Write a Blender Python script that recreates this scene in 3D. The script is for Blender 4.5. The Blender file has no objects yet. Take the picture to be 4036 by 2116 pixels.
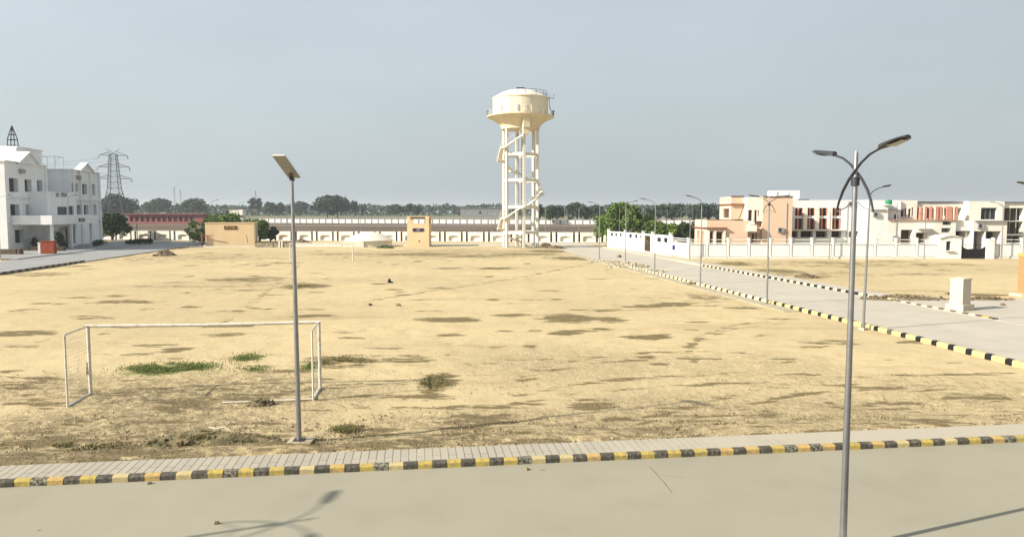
import bpy, bmesh, math, random
from mathutils import Vector, Matrix, noise
R = math.radians
random.seed(7)
sc = bpy.context.scene
COL = sc.collection

# ------------------------------------------------------------------ camera geometry
H = 6.4; F = 2915.0; CU, CV, HV = 2018.0, 1058.0, 840.0
PITCH = math.atan((CV - HV) / F)
cp, sp = math.cos(PITCH), math.sin(PITCH)
TH = R(7.5); ct, st = math.cos(TH), math.sin(TH)
def ray(u, v):
    x = (u - CU) / F; y = -(v - CV) / F
    return Vector((x, cp + y * sp, -sp + y * cp))
def gnd(u, v, z=0.0):
    r = ray(u, v); t = (z - H) / r.z
    return Vector((r.x * t, r.y * t, z))
def at(u, v, Y):
    r = ray(u, v); t = Y / r.y
    return Vector((r.x * t, Y, H + r.z * t))
def X(u, Y): return at(u, HV, Y).x
def Z(v, Y): return at(CU, v, Y).z
def W(a, b, z=0.0): return Vector((a * ct - b * st, a * st + b * ct, z))
def LOC(p): return (p[0] * ct + p[1] * st, -p[0] * st + p[1] * ct)
TZ = [(0, 0), (185, 0), (350, 1.5), (650, 4.0), (1200, 4.4), (9000, 4.4)]
def tz(Y):
    for (y0, z0), (y1, z1) in zip(TZ, TZ[1:]):
        if Y <= y1: return z0 + (z1 - z0) * max(0, Y - y0) / (y1 - y0)
    return 4.4

# ------------------------------------------------------------------ materials
M = {}
def mat(name, col, rough=0.85, metal=0.0, col2=None, ns=3.0, amt=0.5, detail=6, bump=0.0, bs=20.0, stain=None, spec=0.3, ramp=(0.35, 0.65)):
    m = bpy.data.materials.new(name); m.use_nodes = True
    nt = m.node_tree; N = nt.nodes; L = nt.links
    b = N['Principled BSDF']; b.inputs['Roughness'].default_value = rough
    b.inputs['Metallic'].default_value = metal; b.inputs['Specular IOR Level'].default_value = spec
    tc = N.new('ShaderNodeTexCoord')
    out = None
    if col2 is None: col2 = tuple(c * 0.82 for c in col)
    no = N.new('ShaderNodeTexNoise'); no.inputs['Scale'].default_value = ns; no.inputs['Detail'].default_value = detail
    L.new(tc.outputs['Object'], no.inputs['Vector'])
    rp = N.new('ShaderNodeMapRange'); rp.inputs[1].default_value = ramp[0]; rp.inputs[2].default_value = ramp[1]
    rp.inputs[4].default_value = amt
    L.new(no.outputs[0], rp.inputs[0])
    mx = N.new('ShaderNodeMix'); mx.data_type = 'RGBA'
    mx.inputs[6].default_value = (*col, 1); mx.inputs[7].default_value = (*col2, 1)
    L.new(rp.outputs[0], mx.inputs[0]); out = mx.outputs[2]
    if stain:   # vertical grime streaks that belong to the wall itself
        mp = N.new('ShaderNodeMapping'); mp.inputs['Scale'].default_value = (stain[0], stain[0], stain[0] * 0.12)
        L.new(tc.outputs['Object'], mp.inputs['Vector'])
        n2 = N.new('ShaderNodeTexNoise'); n2.inputs['Scale'].default_value = 1.0; n2.inputs['Detail'].default_value = 5
        L.new(mp.outputs[0], n2.inputs['Vector'])
        r2 = N.new('ShaderNodeMapRange'); r2.inputs[1].default_value = 0.5; r2.inputs[2].default_value = 0.75; r2.inputs[4].default_value = stain[1]
        L.new(n2.outputs[0], r2.inputs[0])
        m2 = N.new('ShaderNodeMix'); m2.data_type = 'RGBA'; m2.inputs[7].default_value = (*stain[2], 1)
        L.new(r2.outputs[0], m2.inputs[0]); L.new(out, m2.inputs[6]); out = m2.outputs[2]
    L.new(out, b.inputs['Base Color'])
    if bump:
        n3 = N.new('ShaderNodeTexNoise'); n3.inputs['Scale'].default_value = bs; n3.inputs['Detail'].default_value = 8
        L.new(tc.outputs['Object'], n3.inputs['Vector'])
        bp = N.new('ShaderNodeBump'); bp.inputs['Strength'].default_value = bump; bp.inputs['Distance'].default_value = 0.05
        L.new(n3.outputs[0], bp.inputs['Height']); L.new(bp.outputs[0], b.inputs['Normal'])
    M[name] = m
    return m
G = (0.30, 0.27, 0.22)
mat('white_paint', (0.70, 0.70, 0.69), stain=(0.9, 0.25, (0.5, 0.48, 0.43)), amt=0.3, ns=0.6)
mat('cool_white', (0.78, 0.79, 0.80), stain=(0.7, 0.3, (0.42, 0.42, 0.42)), amt=0.4, ns=0.5)
mat('warm_white', (0.70, 0.665, 0.59), stain=(0.8, 0.3, (0.5, 0.44, 0.34)), amt=0.3, ns=0.6)
mat('wall_white', (0.76, 0.72, 0.64), stain=(1.2, 0.55, (0.36, 0.31, 0.25)), amt=0.5, ns=0.8)
mat('peach', (0.66, 0.475, 0.345), stain=(0.8, 0.2, (0.6, 0.46, 0.34)), amt=0.4, ns=0.4)
mat('peach_light', (0.80, 0.69, 0.58), amt=0.4, ns=0.5)
mat('cream', (0.66, 0.57, 0.39), stain=(0.8, 0.6, (0.5, 0.41, 0.24)), amt=0.5, ns=0.5)
mat('column_white', (0.66, 0.62, 0.53), stain=(1.5, 0.4, (0.5, 0.46, 0.36)), amt=0.4, ns=0.8)
mat('tank_cream', (0.70, 0.63, 0.47), stain=(1.0, 0.7, (0.50, 0.42, 0.27)), amt=0.4, ns=0.5)
mat('hut_yellow', (0.66, 0.50, 0.30), stain=(1.0, 0.3, (0.58, 0.42, 0.23)), amt=0.5, ns=0.5)
mat('salmon', (0.50, 0.235, 0.17), amt=0.6, ns=0.8)
mat('red_brown', (0.22, 0.07, 0.055), amt=0.7, ns=1.5)
mat('dull_red', (0.26, 0.085, 0.085), amt=0.6, ns=1.0)
mat('brown_in', (0.095, 0.065, 0.042), amt=0.6, ns=1.0)
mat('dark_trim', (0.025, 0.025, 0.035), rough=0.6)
mat('black_iron', (0.012, 0.012, 0.014), rough=0.5, metal=0.2)
mat('glass_dark', (0.02, 0.022, 0.025), rough=0.15, spec=0.5)
mat('curtain', (0.30, 0.30, 0.32), amt=0.7, ns=3)
mat('steel', (0.33, 0.33, 0.34), rough=0.42, metal=0.85, amt=0.5, ns=4, col2=(0.22, 0.22, 0.22))
mat('steel_dark', (0.06, 0.06, 0.065), rough=0.45, metal=0.6)
mat('lens', (0.42, 0.42, 0.36), rough=0.25, spec=0.5)
mat('panel_under', (0.42, 0.405, 0.37), rough=0.5)
mat('solar_cell', (0.015, 0.02, 0.05), rough=0.15, spec=0.6)
mat('goal_white', (0.58, 0.54, 0.46), rough=0.6, amt=0.8, ns=5, col2=(0.42, 0.34, 0.24), ramp=(0.5, 0.7))
mat('net', (0.45, 0.42, 0.36))
mat('stone', (0.36, 0.31, 0.23), amt=0.9, ns=2.5, col2=(0.09, 0.075, 0.05), bump=0.8, bs=6)
mat('rubble', (0.46, 0.40, 0.29), amt=0.8, ns=4, col2=(0.22, 0.18, 0.11), bump=0.7, bs=8)
mat('clod', (0.30, 0.235, 0.14), amt=0.9, ns=3, col2=(0.17, 0.13, 0.075))
mat('mound_soil', (0.20, 0.15, 0.08), amt=1.0, ns=3, col2=(0.085, 0.075, 0.035), bump=1.0, bs=14)
mat('soil', (0.22, 0.165, 0.095), amt=0.9, ns=3, col2=(0.07, 0.055, 0.03), bump=1.0, bs=12)
mat('concrete', (0.44, 0.395, 0.33), stain=(0.5, 0.5, (0.32, 0.28, 0.21)), amt=0.8, ns=0.35, col2=(0.38, 0.34, 0.28), bump=0.15, bs=30, ramp=(0.3, 0.7))
mat('road_near', (0.290, 0.268, 0.203), amt=1.0, ns=0.30, col2=(0.265, 0.245, 0.185), bump=0.12, bs=40, ramp=(0.3, 0.7), stain=(0.6, 0.28, (0.21, 0.192, 0.145)))
mat('road_grey', (0.27, 0.27, 0.265), amt=0.8, ns=0.3, col2=(0.21, 0.205, 0.20))
mat('paint_yellow', (0.44, 0.33, 0.075), amt=1.0, ns=9, col2=(0.27, 0.21, 0.10), ramp=(0.4, 0.7), bump=0.3)
mat('paint_yellow_pale', (0.46, 0.37, 0.18), amt=1.0, ns=9, col2=(0.38, 0.31, 0.18), ramp=(0.4, 0.7), bump=0.3)
mat('paint_orange', (0.48, 0.32, 0.10), amt=1.0, ns=9, col2=(0.30, 0.22, 0.12), ramp=(0.4, 0.7), bump=0.3)
mat('paint_black', (0.060, 0.052, 0.042), amt=1.0, ns=11, col2=(0.15, 0.135, 0.10), ramp=(0.48, 0.68), bump=0.3)
mat('paint_black_worn', (0.06, 0.055, 0.045), amt=1.0, ns=14, col2=(0.25, 0.23, 0.17), ramp=(0.45, 0.6), bump=0.4)
mat('kerb_pale', (0.66, 0.55, 0.35), amt=0.8, ns=3, col2=(0.45, 0.38, 0.25))
mat('orange_paint', (0.66, 0.20, 0.085), amt=0.4, ns=2)
mat('rust_orange', (0.30, 0.055, 0.022), amt=0.8, ns=2, col2=(0.20, 0.04, 0.02))
mat('blue_sign', (0.02, 0.018, 0.16), rough=0.5)
mat('navy_sign', (0.02, 0.016, 0.075), rough=0.5)
mat('brown_sign', (0.10, 0.035, 0.012), rough=0.6)
mat('letter_yellow', (0.55, 0.42, 0.12))
mat('letter_white', (0.6, 0.6, 0.62))
mat('green_tank', (0.012, 0.20, 0.085), rough=0.45)
mat('monument', (0.52, 0.45, 0.35), amt=0.4, ns=2)
mat('leaf_mid', (0.070, 0.125, 0.030), amt=1.0, ns=0.8, col2=(0.12, 0.17, 0.03), detail=4)
mat('leaf_dark', (0.022, 0.040, 0.013), amt=1.0, ns=0.9, col2=(0.045, 0.07, 0.02), detail=4)
mat('leaf_far', (0.022, 0.040, 0.022), amt=1.0, ns=0.25, col2=(0.045, 0.07, 0.032), detail=4)
mat('leaf_dry', (0.13, 0.13, 0.045), amt=1.0, ns=3, col2=(0.26, 0.21, 0.10), detail=4)
mat('grass', (0.12, 0.175, 0.045), amt=1.0, ns=2, col2=(0.20, 0.21, 0.07), detail=4)
mat('bark', (0.10, 0.07, 0.045), amt=0.8, ns=4)
mat('dry_wood', (0.50, 0.43, 0.31), amt=0.7, ns=6)
mat('grey_far', (0.22, 0.22, 0.22))
mat('terracotta', (0.25, 0.10, 0.06))

def ground_mat():
    m = bpy.data.materials.new('sandy_soil'); m.use_nodes = True
    nt = m.node_tree; N = nt.nodes; L = nt.links; b = N['Principled BSDF']
    b.inputs['Roughness'].default_value = 0.95; b.inputs['Specular IOR Level'].default_value = 0.1
    geo = N.new('ShaderNodeNewGeometry')
    def noi(scale, det=6, vec=None, rough=0.55):
        n = N.new('ShaderNodeTexNoise'); n.inputs['Scale'].default_value = scale; n.inputs['Detail'].default_value = det
        n.inputs['Roughness'].default_value = rough
        L.new(vec or geo.outputs['Position'], n.inputs['Vector']); return n.outputs[0]
    def rng(x, a, c, lo=0.0, hi=1.0):
        r = N.new('ShaderNodeMapRange'); r.inputs[1].default_value = a; r.inputs[2].default_value = c
        r.inputs[3].default_value = lo; r.inputs[4].default_value = hi; r.interpolation_type = 'SMOOTHSTEP'; L.new(x, r.inputs[0]); return r.outputs[0]
    def mix(f, a, c):
        x = N.new('ShaderNodeMix'); x.data_type = 'RGBA'
        L.new(f, x.inputs[0])
        for i, q in ((6, a), (7, c)):
            if isinstance(q, tuple): x.inputs[i].default_value = (*q, 1)
            else: L.new(q, x.inputs[i])
        return x.outputs[2]
    def mth(op, a, c):
        x = N.new('ShaderNodeMath'); x.operation = op
        for i, q in ((0, a), (1, c)):
            if isinstance(q, (int, float)): x.inputs[i].default_value = q
            else: L.new(q, x.inputs[i])
        return x.outputs[0]
    base = mix(rng(noi(0.055, 5), 0.38, 0.62), (0.490, 0.390, 0.225), (0.430, 0.342, 0.200))
    base = mix(rng(noi(0.9, 8), 0.48, 0.68, 0, 0.3), base, (0.32, 0.235, 0.125))
    base = mix(rng(noi(7.0, 6), 0.52, 0.72, 0, 0.22), base, (0.26, 0.19, 0.105))
    # thin trampled streaks
    mp = N.new('ShaderNodeMapping'); mp.inputs['Rotation'].default_value = (0, 0, R(-12)); mp.inputs['Scale'].default_value = (0.05, 0.32, 1)
    L.new(geo.outputs['Position'], mp.inputs['Vector'])
    sn = noi(1.0, 7, mp.outputs[0], 0.6)
    base = mix(rng(sn, 0.56, 0.68, 0, 0.45), base, (0.27, 0.20, 0.11))
    mp2 = N.new('ShaderNodeMapping'); mp2.inputs['Rotation'].default_value = (0, 0, R(-5)); mp2.inputs['Scale'].default_value = (0.22, 1.1, 1)
    L.new(geo.outputs['Position'], mp2.inputs['Vector'])
    s2 = noi(1.0, 9, mp2.outputs[0], 0.7)
    mp3 = N.new('ShaderNodeMapping'); mp3.inputs['Scale'].default_value = (0.9, 2.8, 1); mp3.inputs['Location'].default_value = (7, 3, 0)
    L.new(geo.outputs['Position'], mp3.inputs['Vector']); s3 = noi(1.0, 7, mp3.outputs[0], 0.65)
    base = mix(rng(s2, 0.60, 0.70, 0, 0.6), base, (0.24, 0.175, 0.09))
    at1 = N.new('ShaderNodeAttribute'); at1.attribute_name = 'stain'
    sep = N.new('ShaderNodeSeparateColor'); L.new(at1.outputs['Color'], sep.inputs[0])
    edge = mth('ADD', mth('ADD', mth('MULTIPLY', mth('SUBTRACT', s2, 0.5), 3.0), mth('MULTIPLY', mth('SUBTRACT', s3, 0.5), 2.6)), mth('MULTIPLY', sep.outputs[0], 0.95))
    base = mix(mth('MULTIPLY', rng(edge, 0.42, 0.66, 0, 0.92), rng(sep.outputs[0], 0.02, 0.2)), base, (0.135, 0.102, 0.048))
    e2 = mth('ADD', mth('MULTIPLY', mth('SUBTRACT', noi(1.6, 9, None, 0.75), 0.5), 2.2), sep.outputs[1])
    base = mix(rng(e2, 0.35, 0.75, 0, 0.8), base, (0.15, 0.165, 0.055))
    # rough churned earth (blue channel)
    base = mix(mth('MULTIPLY', sep.outputs[2], rng(noi(2.3, 9, None, 0.7), 0.38, 0.62, 0, 0.9)), base, (0.19, 0.145, 0.085))
    # land cover far beyond the field
    sy = N.new('ShaderNodeSeparateXYZ'); L.new(geo.outputs['Position'], sy.inputs[0])
    yy = mth('ADD', sy.outputs[1], mth('MULTIPLY', noi(0.02, 3), 14.0))
    far = mix(rng(noi(0.03, 6), 0.4, 0.6), (0.135, 0.098, 0.07), (0.095, 0.072, 0.055))
    base = mix(rng(yy, 174, 186), base, far)
    base = mix(rng(yy, 375, 400), base, (0.20, 0.175, 0.13))
    base = mix(rng(yy, 560, 640), base, (0.10, 0.12, 0.06))
    L.new(base, b.inputs['Base Color'])
    hgt = mth('ADD', mth('MULTIPLY', noi(4.0, 9, None, 0.65), mth('ADD', mth('MULTIPLY', sep.outputs[2], 1.5), 0.35)), mth('MULTIPLY', noi(0.7, 5), 0.7))
    bp = N.new('ShaderNodeBump'); bp.inputs['Strength'].default_value = 0.9; bp.inputs['Distance'].default_value = 0.11
    L.new(hgt, bp.inputs['Height']); L.new(bp.outputs[0], b.inputs['Normal'])
    M['ground'] = m
ground_mat()

def paver_mat():
    m = bpy.data.materials.new('pavers'); m.use_nodes = True
    nt = m.node_tree; N = nt.nodes; L = nt.links; b = N['Principled BSDF']; b.inputs['Roughness'].default_value = 0.9
    tc = N.new('ShaderNodeTexCoord')
    mp = N.new('ShaderNodeMapping'); mp.inputs['Rotation'].default_value = (0, 0, R(90)); L.new(tc.outputs['Object'], mp.inputs['Vector'])
    br = N.new('ShaderNodeTexBrick'); br.inputs['Scale'].default_value = 1; br.inputs['Brick Width'].default_value = 2.9; br.inputs['Row Height'].default_value = 0.205
    br.inputs['Mortar Size'].default_value = 0.011; br.inputs['Mortar Smooth'].default_value = 0.15
    br.inputs['Color1'].default_value = (0.35, 0.31, 0.245, 1); br.inputs['Color2'].default_value = (0.31, 0.28, 0.225, 1); br.inputs['Mortar'].default_value = (0.085, 0.075, 0.055, 1)
    L.new(mp.outputs[0], br.inputs['Vector'])
    no = N.new('ShaderNodeTexNoise'); no.inputs['Scale'].default_value = 0.5; no.inputs['Detail'].default_value = 8; L.new(tc.outputs['Object'], no.inputs['Vector'])
    sx = N.new('ShaderNodeSeparateXYZ'); L.new(tc.outputs['Object'], sx.inputs[0])
    ma = N.new('ShaderNodeMath'); ma.operation = 'MULTIPLY_ADD'; ma.inputs[1].default_value = 0.035; ma.inputs[2].default_value = 0.0; L.new(sx.outputs[0], ma.inputs[0])
    ad = N.new('ShaderNodeMath'); ad.operation = 'ADD'; L.new(ma.outputs[0], ad.inputs[0]); L.new(no.outputs[0], ad.inputs[1])
    rp = N.new('ShaderNodeMapRange'); rp.inputs[1].default_value = 0.5; rp.inputs[2].default_value = 0.85; rp.inputs[4].default_value = 0.88; L.new(ad.outputs[0], rp.inputs[0])
    mx = N.new('ShaderNodeMix'); mx.data_type = 'RGBA'; mx.inputs[7].default_value = (0.38, 0.335, 0.26, 1)
    L.new(rp.outputs[0], mx.inputs[0]); L.new(br.outputs['Color'], mx.inputs[6]); L.new(mx.outputs[2], b.inputs['Base Color'])
    M['pavers'] = m
paver_mat()

# ------------------------------------------------------------------ mesh helpers
class MB:
    def __init__(s): s.v = []; s.f = []; s.mi = []; s.mats = []; s.sm = False
    def m(s, name):
        if name not in s.mats: s.mats.append(name)
        return s.mats.index(name)
    def quad(s, pts, mi=0):
        n = len(s.v); s.v += [tuple(p) for p in pts]; s.f.append(tuple(range(n, n + len(pts)))); s.mi.append(mi)
    def box(s, x0, x1, y0, y1, z0, z1, mi=0, T=None, tap=0.0):
        n = len(s.v); t = tap
        P = [(x0, y0, z0), (x1, y0, z0), (x1, y1, z0), (x0, y1, z0), (x0 + t, y0 + t, z1), (x1 - t, y0 + t, z1), (x1 - t, y1 - t, z1), (x0 + t, y1 - t, z1)]
        if T: P = [tuple(T @ Vector(p)) for p in P]
        s.v += P
        for f in ((0, 3, 2, 1), (4, 5, 6, 7), (0, 1, 5, 4), (1, 2, 6, 5), (2, 3, 7, 6), (3, 0, 4, 7)):
            s.f.append(tuple(n + i for i in f)); s.mi.append(mi)
        return s
    def tube(s, pts, rad, seg=8, mi=0, cap=True, flat=1.0):
        pts = [Vector(p) for p in pts]
        if not hasattr(rad, '__len__'): rad = [rad] * len(pts)
        n0 = len(s.v); prev = None
        for i, p in enumerate(pts):
            d = (pts[min(i + 1, len(pts) - 1)] - pts[max(i - 1, 0)]).normalized()
            if prev is None:
                ref = Vector((0, 0, 1)) if abs(d.z) < 0.9 else Vector((1, 0, 0))
                a = d.cross(ref).normalized()
            else: a = (prev - d * prev.dot(d)).normalized()
            prev = a; c = d.cross(a)
            for k in range(seg):
                an = 2 * math.pi * k / seg
                q = p + (a * math.cos(an) + c * math.sin(an) * flat) * rad[i]; s.v.append(tuple(q))
        for i in range(len(pts) - 1):
            for k in range(seg):
                k2 = (k + 1) % seg
                s.f.append((n0 + i * seg + k, n0 + i * seg + k2, n0 + (i + 1) * seg + k2, n0 + (i + 1) * seg + k)); s.mi.append(mi)
        if cap:
            s.f.append(tuple(n0 + k for k in reversed(range(seg)))); s.mi.append(mi)
            s.f.append(tuple(n0 + (len(pts) - 1) * seg + k for k in range(seg))); s.mi.append(mi)
        return s
    def lathe(s, prof, seg=48, mi=0, c=(0, 0)):
        n0 = len(s.v)
        for r, z in prof:
            for k in range(seg):
                an = 2 * math.pi * k / seg; s.v.append((c[0] + r * math.cos(an), c[1] + r * math.sin(an), z))
        for i in range(len(prof) - 1):
            for k in range(seg):
                k2 = (k + 1) % seg
                s.f.append((n0 + i * seg + k, n0 + i * seg + k2, n0 + (i + 1) * seg + k2, n0 + (i + 1) * seg + k)); s.mi.append(mi)
        return s
    def build(s, name, mats, parent=None, smooth=False):
        me = bpy.data.meshes.new(name); me.from_pydata(s.v, [], s.f)
        if isinstance(mats, str): mats = [mats]
        for q in mats: me.materials.append(M[q])
        if len(mats) > 1: me.polygons.foreach_set('material_index', s.mi)
        if smooth:
            me.polygons.foreach_set('use_smooth', [True] * len(me.polygons))
            try: me.set_sharp_from_angle(angle=R(35))
            except Exception: pass
        me.update()
        o = bpy.data.objects.new(name, me); COL.objects.link(o)
        if parent: o.parent = parent
        return o
def tag(o, label=None, cat=None, group=None, kind=None):
    if label: o['label'] = label
    if cat: o['category'] = cat
    if group: o['group'] = group
    if kind: o['kind'] = kind
    return o
def thing(name, label, cat, loc=(0, 0, 0), rz=0.0, group=None):
    o = bpy.data.objects.new(name, None); COL.objects.link(o)
    o.location = loc; o.rotation_euler = (0, 0, rz); o.empty_display_size = 0.3
    return tag(o, label, cat, group)
def dup(root, loc, rz=0.0, label=None, scale=None, group=None):
    def cpy(o, par):
        c = o.copy(); COL.objects.link(c); c.parent = par
        for ch in list(o.children): cpy(ch, c)
        return c
    r = cpy(root, None); r.location = loc; r.rotation_euler = (0, 0, rz)
    if label: r['label'] = label
    if group: r['group'] = group
    if scale: r.scale = scale if hasattr(scale, '__len__') else (scale,) * 3
    return r
def struct(o): return tag(o, kind='structure')

def wall_face(mb, o, d, n, s0, s1, z0, z1, ops, rec, mi=0):
    """wall plane through o, running along d (unit), outward normal n; openings (a,b,z0,z1) cut with real reveals"""
    P = lambda s, z, k=0.0: Vector(o) + Vector(d) * s + Vector(n) * k + Vector((0, 0, z))
    ss = sorted({s0, s1, *[q for a in ops for q in a[:2]]}); zs = sorted({z0, z1, *[q for a in ops for q in a[2:4]]})
    for a, b in zip(ss, ss[1:]):
        for c, e in zip(zs, zs[1:]):
            ms, mz = (a + b) / 2, (c + e) / 2
            if any(q[0] < ms < q[1] and q[2] < mz < q[3] for q in ops): continue
            mb.quad([P(a, c), P(b, c), P(b, e), P(a, e)], mi)
    for q in ops:
        a, b, c, e = q[:4]
        mb.quad([P(a, c), P(a, e), P(a, e, -rec), P(a, c, -rec)], mi)
        mb.quad([P(b, c), P(b, c, -rec), P(b, e, -rec), P(b, e)], mi)
        mb.quad([P(a, e), P(b, e), P(b, e, -rec), P(a, e, -rec)], mi)
        mb.quad([P(a, c), P(a, c, -rec), P(b, c, -rec), P(b, c)], mi)
def block(root, x0, x1, y0, y1, z0, z1, mt, Fr=(), Lf=(), Rt=(), rec=0.25, part='wall', frames=True):
    mb = MB()
    wall_face(mb, (0, y0, 0), (1, 0, 0), (0, -1, 0), x0, x1, z0, z1, Fr, rec)
    wall_face(mb, (x0, 0, 0), (0, 1, 0), (-1, 0, 0), y0, y1, z0, z1, Lf, rec)
    wall_face(mb, (x1, 0, 0), (0, 1, 0), (1, 0, 0), y0, y1, z0, z1, Rt, rec)
    mb.quad([(x1, y1, z0), (x0, y1, z0), (x0, y1, z1), (x1, y1, z1)])
    mb.quad([(x0, y0, z1), (x1, y0, z1), (x1, y1, z1), (x0, y1, z1)])
    w = mb.build(part, mt, root)
    for side, ops in (('F', Fr), ('L', Lf), ('R', Rt)):
        for q in ops:
            a, b, c, e = q[:4]; pm = q[4] if len(q) > 4 else 'glass_dark'; nm = q[5] if len(q) > 5 else 'window'
            g = MB(); fr = MB(); t = 0.05; e2 = 0.012
            def bx(B, s0, s1, zz0, zz1, k0, k1):
                if side == 'F': B.box(s0, s1, y0 + k0, y0 + k1, zz0, zz1)
                elif side == 'L': B.box(x0 + k0, x0 + k1, s0, s1, zz0, zz1)
                else: B.box(x1 - k1, x1 - k0, s0, s1, zz0, zz1)
            bx(g, a + e2, b - e2, c + e2, e - e2, rec - 0.03, rec)
            po = g.build(nm, pm, root)
            if frames and (b - a) > 0.5:
                nb = max(1, round((b - a) / 0.9))
                for i in range(nb + 1):
                    s = a + 2*e2 + (b - a - 4*e2 - t) * i / nb; bx(fr, s, s + t, c + 2*e2, e - 2*e2, rec - 0.08, rec - 0.035)
                bx(fr, a + 3*e2 + t, b - 3*e2 - t, e - 0.1, e - 0.1 + t, rec - 0.075, rec - 0.036)
                fr.build('frame', 'curtain' if pm == 'glass_dark' else 'dark_trim', po)
    return w

# ------------------------------------------------------------------ ground
def axis(segs):
    out = [segs[0][0]]
    for a, b, d in segs:
        n = max(1, round((b - a) / d)); out += [a + (b - a) * i / n for i in range(1, n + 1)]
    return out
ys = axis([(-60, 0, 12), (0, 16, 4), (16, 45, 0.27), (45, 75, 0.45), (75, 115, 0.7), (115, 185, 1.6), (185, 400, 8), (400, 1000, 40), (1000, 3200, 200)])
xp = axis([(0, 34, 0.36), (34, 75, 0.8), (75, 120, 2.5), (120, 260, 10), (260, 1000, 60), (1000, 2600, 200)])
xs = [-q for q in reversed(xp[1:])] + xp
K = 4036 / 2576.0
def patches(lst):
    out = []
    for (u, v, ru, rv, s) in lst:
        u *= K; v *= K; ru *= K; rv *= K
        c = gnd(u, v); y0 = gnd(u, v + rv).y; y1 = gnd(u, v - rv).y
        out.append((c.x, (y0 + y1) / 2, max(0.4, ru / F * c.y), max(0.35, (y1 - y0) / 2), s))
    return out
dark = patches([(60,838,90,8,1),(300,760,70,6,.8),(480,772,26,3,1),(620,703,110,7,.8),(765,720,70,8,.9),(100,690,110,6,.6),(350,760,60,4,.9),(790,795,60,6,.9),
 (860,836,40,4,.9),(860,910,110,16,.9),(1020,905,80,12,.8),(1100,962,56,26,1),(1080,1000,40,8,.9),(1130,804,90,7,1),(1240,754,18,3,1),(1290,793,60,5,.9),
 (1430,801,80,13,1),(1540,806,50,7,.9),(1625,849,58,8,1),(1450,832,50,4,1),(1512,828,25,4,1),(1130,843,35,5,1),(1270,832,20,3,1),(1600,770,60,4,.7),
 (1700,765,60,6,.7),(1770,748,60,8,.7),(1860,775,50,4,.8),(1620,898,30,5,.9),(1655,915,22,4,.9),(1490,1018,90,15,.8),(1560,1055,60,8,.8),(1200,1060,130,18,.9),
 (960,1090,80,10,.8),(560,842,60,7,.6),(440,880,40,7,.9),(350,892,40,5,.8),(130,1022,60,6,.9),(500,1010,110,10,.9),(70,965,100,22,.7),(90,1110,160,30,.7),
 (1050,640,140,5,.8),(1180,645,120,5,.7),(880,640,110,5,.6),(1250,675,60,3,.9),(1130,675,40,3,.8),(1450,650,80,5,.9),(700,662,70,4,.6),(560,650,90,4,.5),
 (1850,664,50,6,.9),(1960,682,70,7,.8),(2030,697,34,4,1),(2290,748,50,6,.9),(2460,742,80,5,.9),(1320,640,100,4,.8),(1380,632,70,4,.9),(2100,662,90,4,.7),
 (2250,658,90,3,.6),(2400,665,70,4,.6),(2300,690,120,4,.5),(2150,690,60,3,.5),(2290,860,60,6,.8),(2240,1020,110,14,.6),(2450,1000,90,14,.6),(1900,1040,100,16,.6),
 (640,1000,60,5,.8),(250,800,60,5,.5),(1000,1120,200,12,.6),(700,1100,60,20,.7),(1480,800,90,5,.8),(1950,690,90,6,.5),(560,1120,120,14,.8),(180,655,60,6,.8),
 (640,930,60,14,.5),(760,925,60,14,.6)])
dark += patches([(1150, 640, 380, 16, .42), (500, 650, 300, 14, .38), (600, 715, 250, 14, .36), (300, 1110, 420, 40, .42), (1300, 1080, 300, 26, .3), (400, 1000, 330, 36, .34), (2100, 665, 400, 10, .4), (2000, 690, 300, 14, .34), (1750, 760, 160, 26, .36), (2200, 1040, 260, 26, .25)])
rnd = random.Random(3)
for i in range(240):
    u = rnd.uniform(0, 2560); v = 630 + (rnd.random() ** 1.5) * 470; sc_ = (v - 530) / 250
    dark += patches([(u, v, rnd.uniform(12, 55) * sc_, rnd.uniform(1.5, 4.2) * sc_, rnd.uniform(.5, .95) * (1 if v < 880 else .75 if u < 1200 else .45))])
green = patches([(400,930,95,18,.9),(620,902,55,16,.55),(520,935,60,12,.5),(770,925,30,18,.5),(640,925,60,10,.45),(1430,800,70,12,.25),(860,915,90,16,.25),(450,1120,60,20,.5),(870,1085,30,12,.5),
  (1300,640,120,8,.35),(900,640,120,8,.3),(1330,1100,60,8,.35),(2290,745,50,8,.5),(760,720,60,10,.35),(1860,662,50,6,.45),(820,1130,40,12,.4),(2230,1080,60,14,.3)])
rough = patches([(500,1000,420,60,1),(300,1080,500,60,1),(1300,1080,500,50,.8),(1750,1040,300,60,.55),(2100,1060,400,70,.6),(1450,920,300,50,.35),(1900,940,250,60,.35),(2450,1000,300,60,.5),(100,980,200,40,.8)])
TRK = []
for pts, pair in (([(870,1122),(1000,1098),(1100,1090),(1300,1062),(1560,1060)], 0), ([(640,1000),(800,975),(900,965),(1040,958)], .5), ([(1290,962),(1380,925),(1500,905),(1650,893),(1800,893),(2000,905)], 1.5),
    ([(1250,1010),(1450,975),(1700,955),(2000,950),(2400,972)], 1.5), ([(1560,1100),(1700,1050),(1850,1005),(2050,970),(2300,955),(2560,950)], 1.6), ([(560,812),(600,790),(650,750),(720,700),(760,660)], 0),
    ([(0,1100),(250,1060),(600,1030),(900,1010),(1200,1010)], 1.5), ([(1750,905),(1730,880),(1760,850),(1850,820),(1980,810)], 1.4), ([(900,760),(1300,700),(1500,660),(1560,630)], 1.6)):
    q = [gnd(u * K, v * K) for u, v in pts]
    for off in ((0,) if not pair else (-pair / 2, pair / 2)):
        TRK.append([(p.x + off * .3, p.y + off) for p in q])
TB = {}
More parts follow.
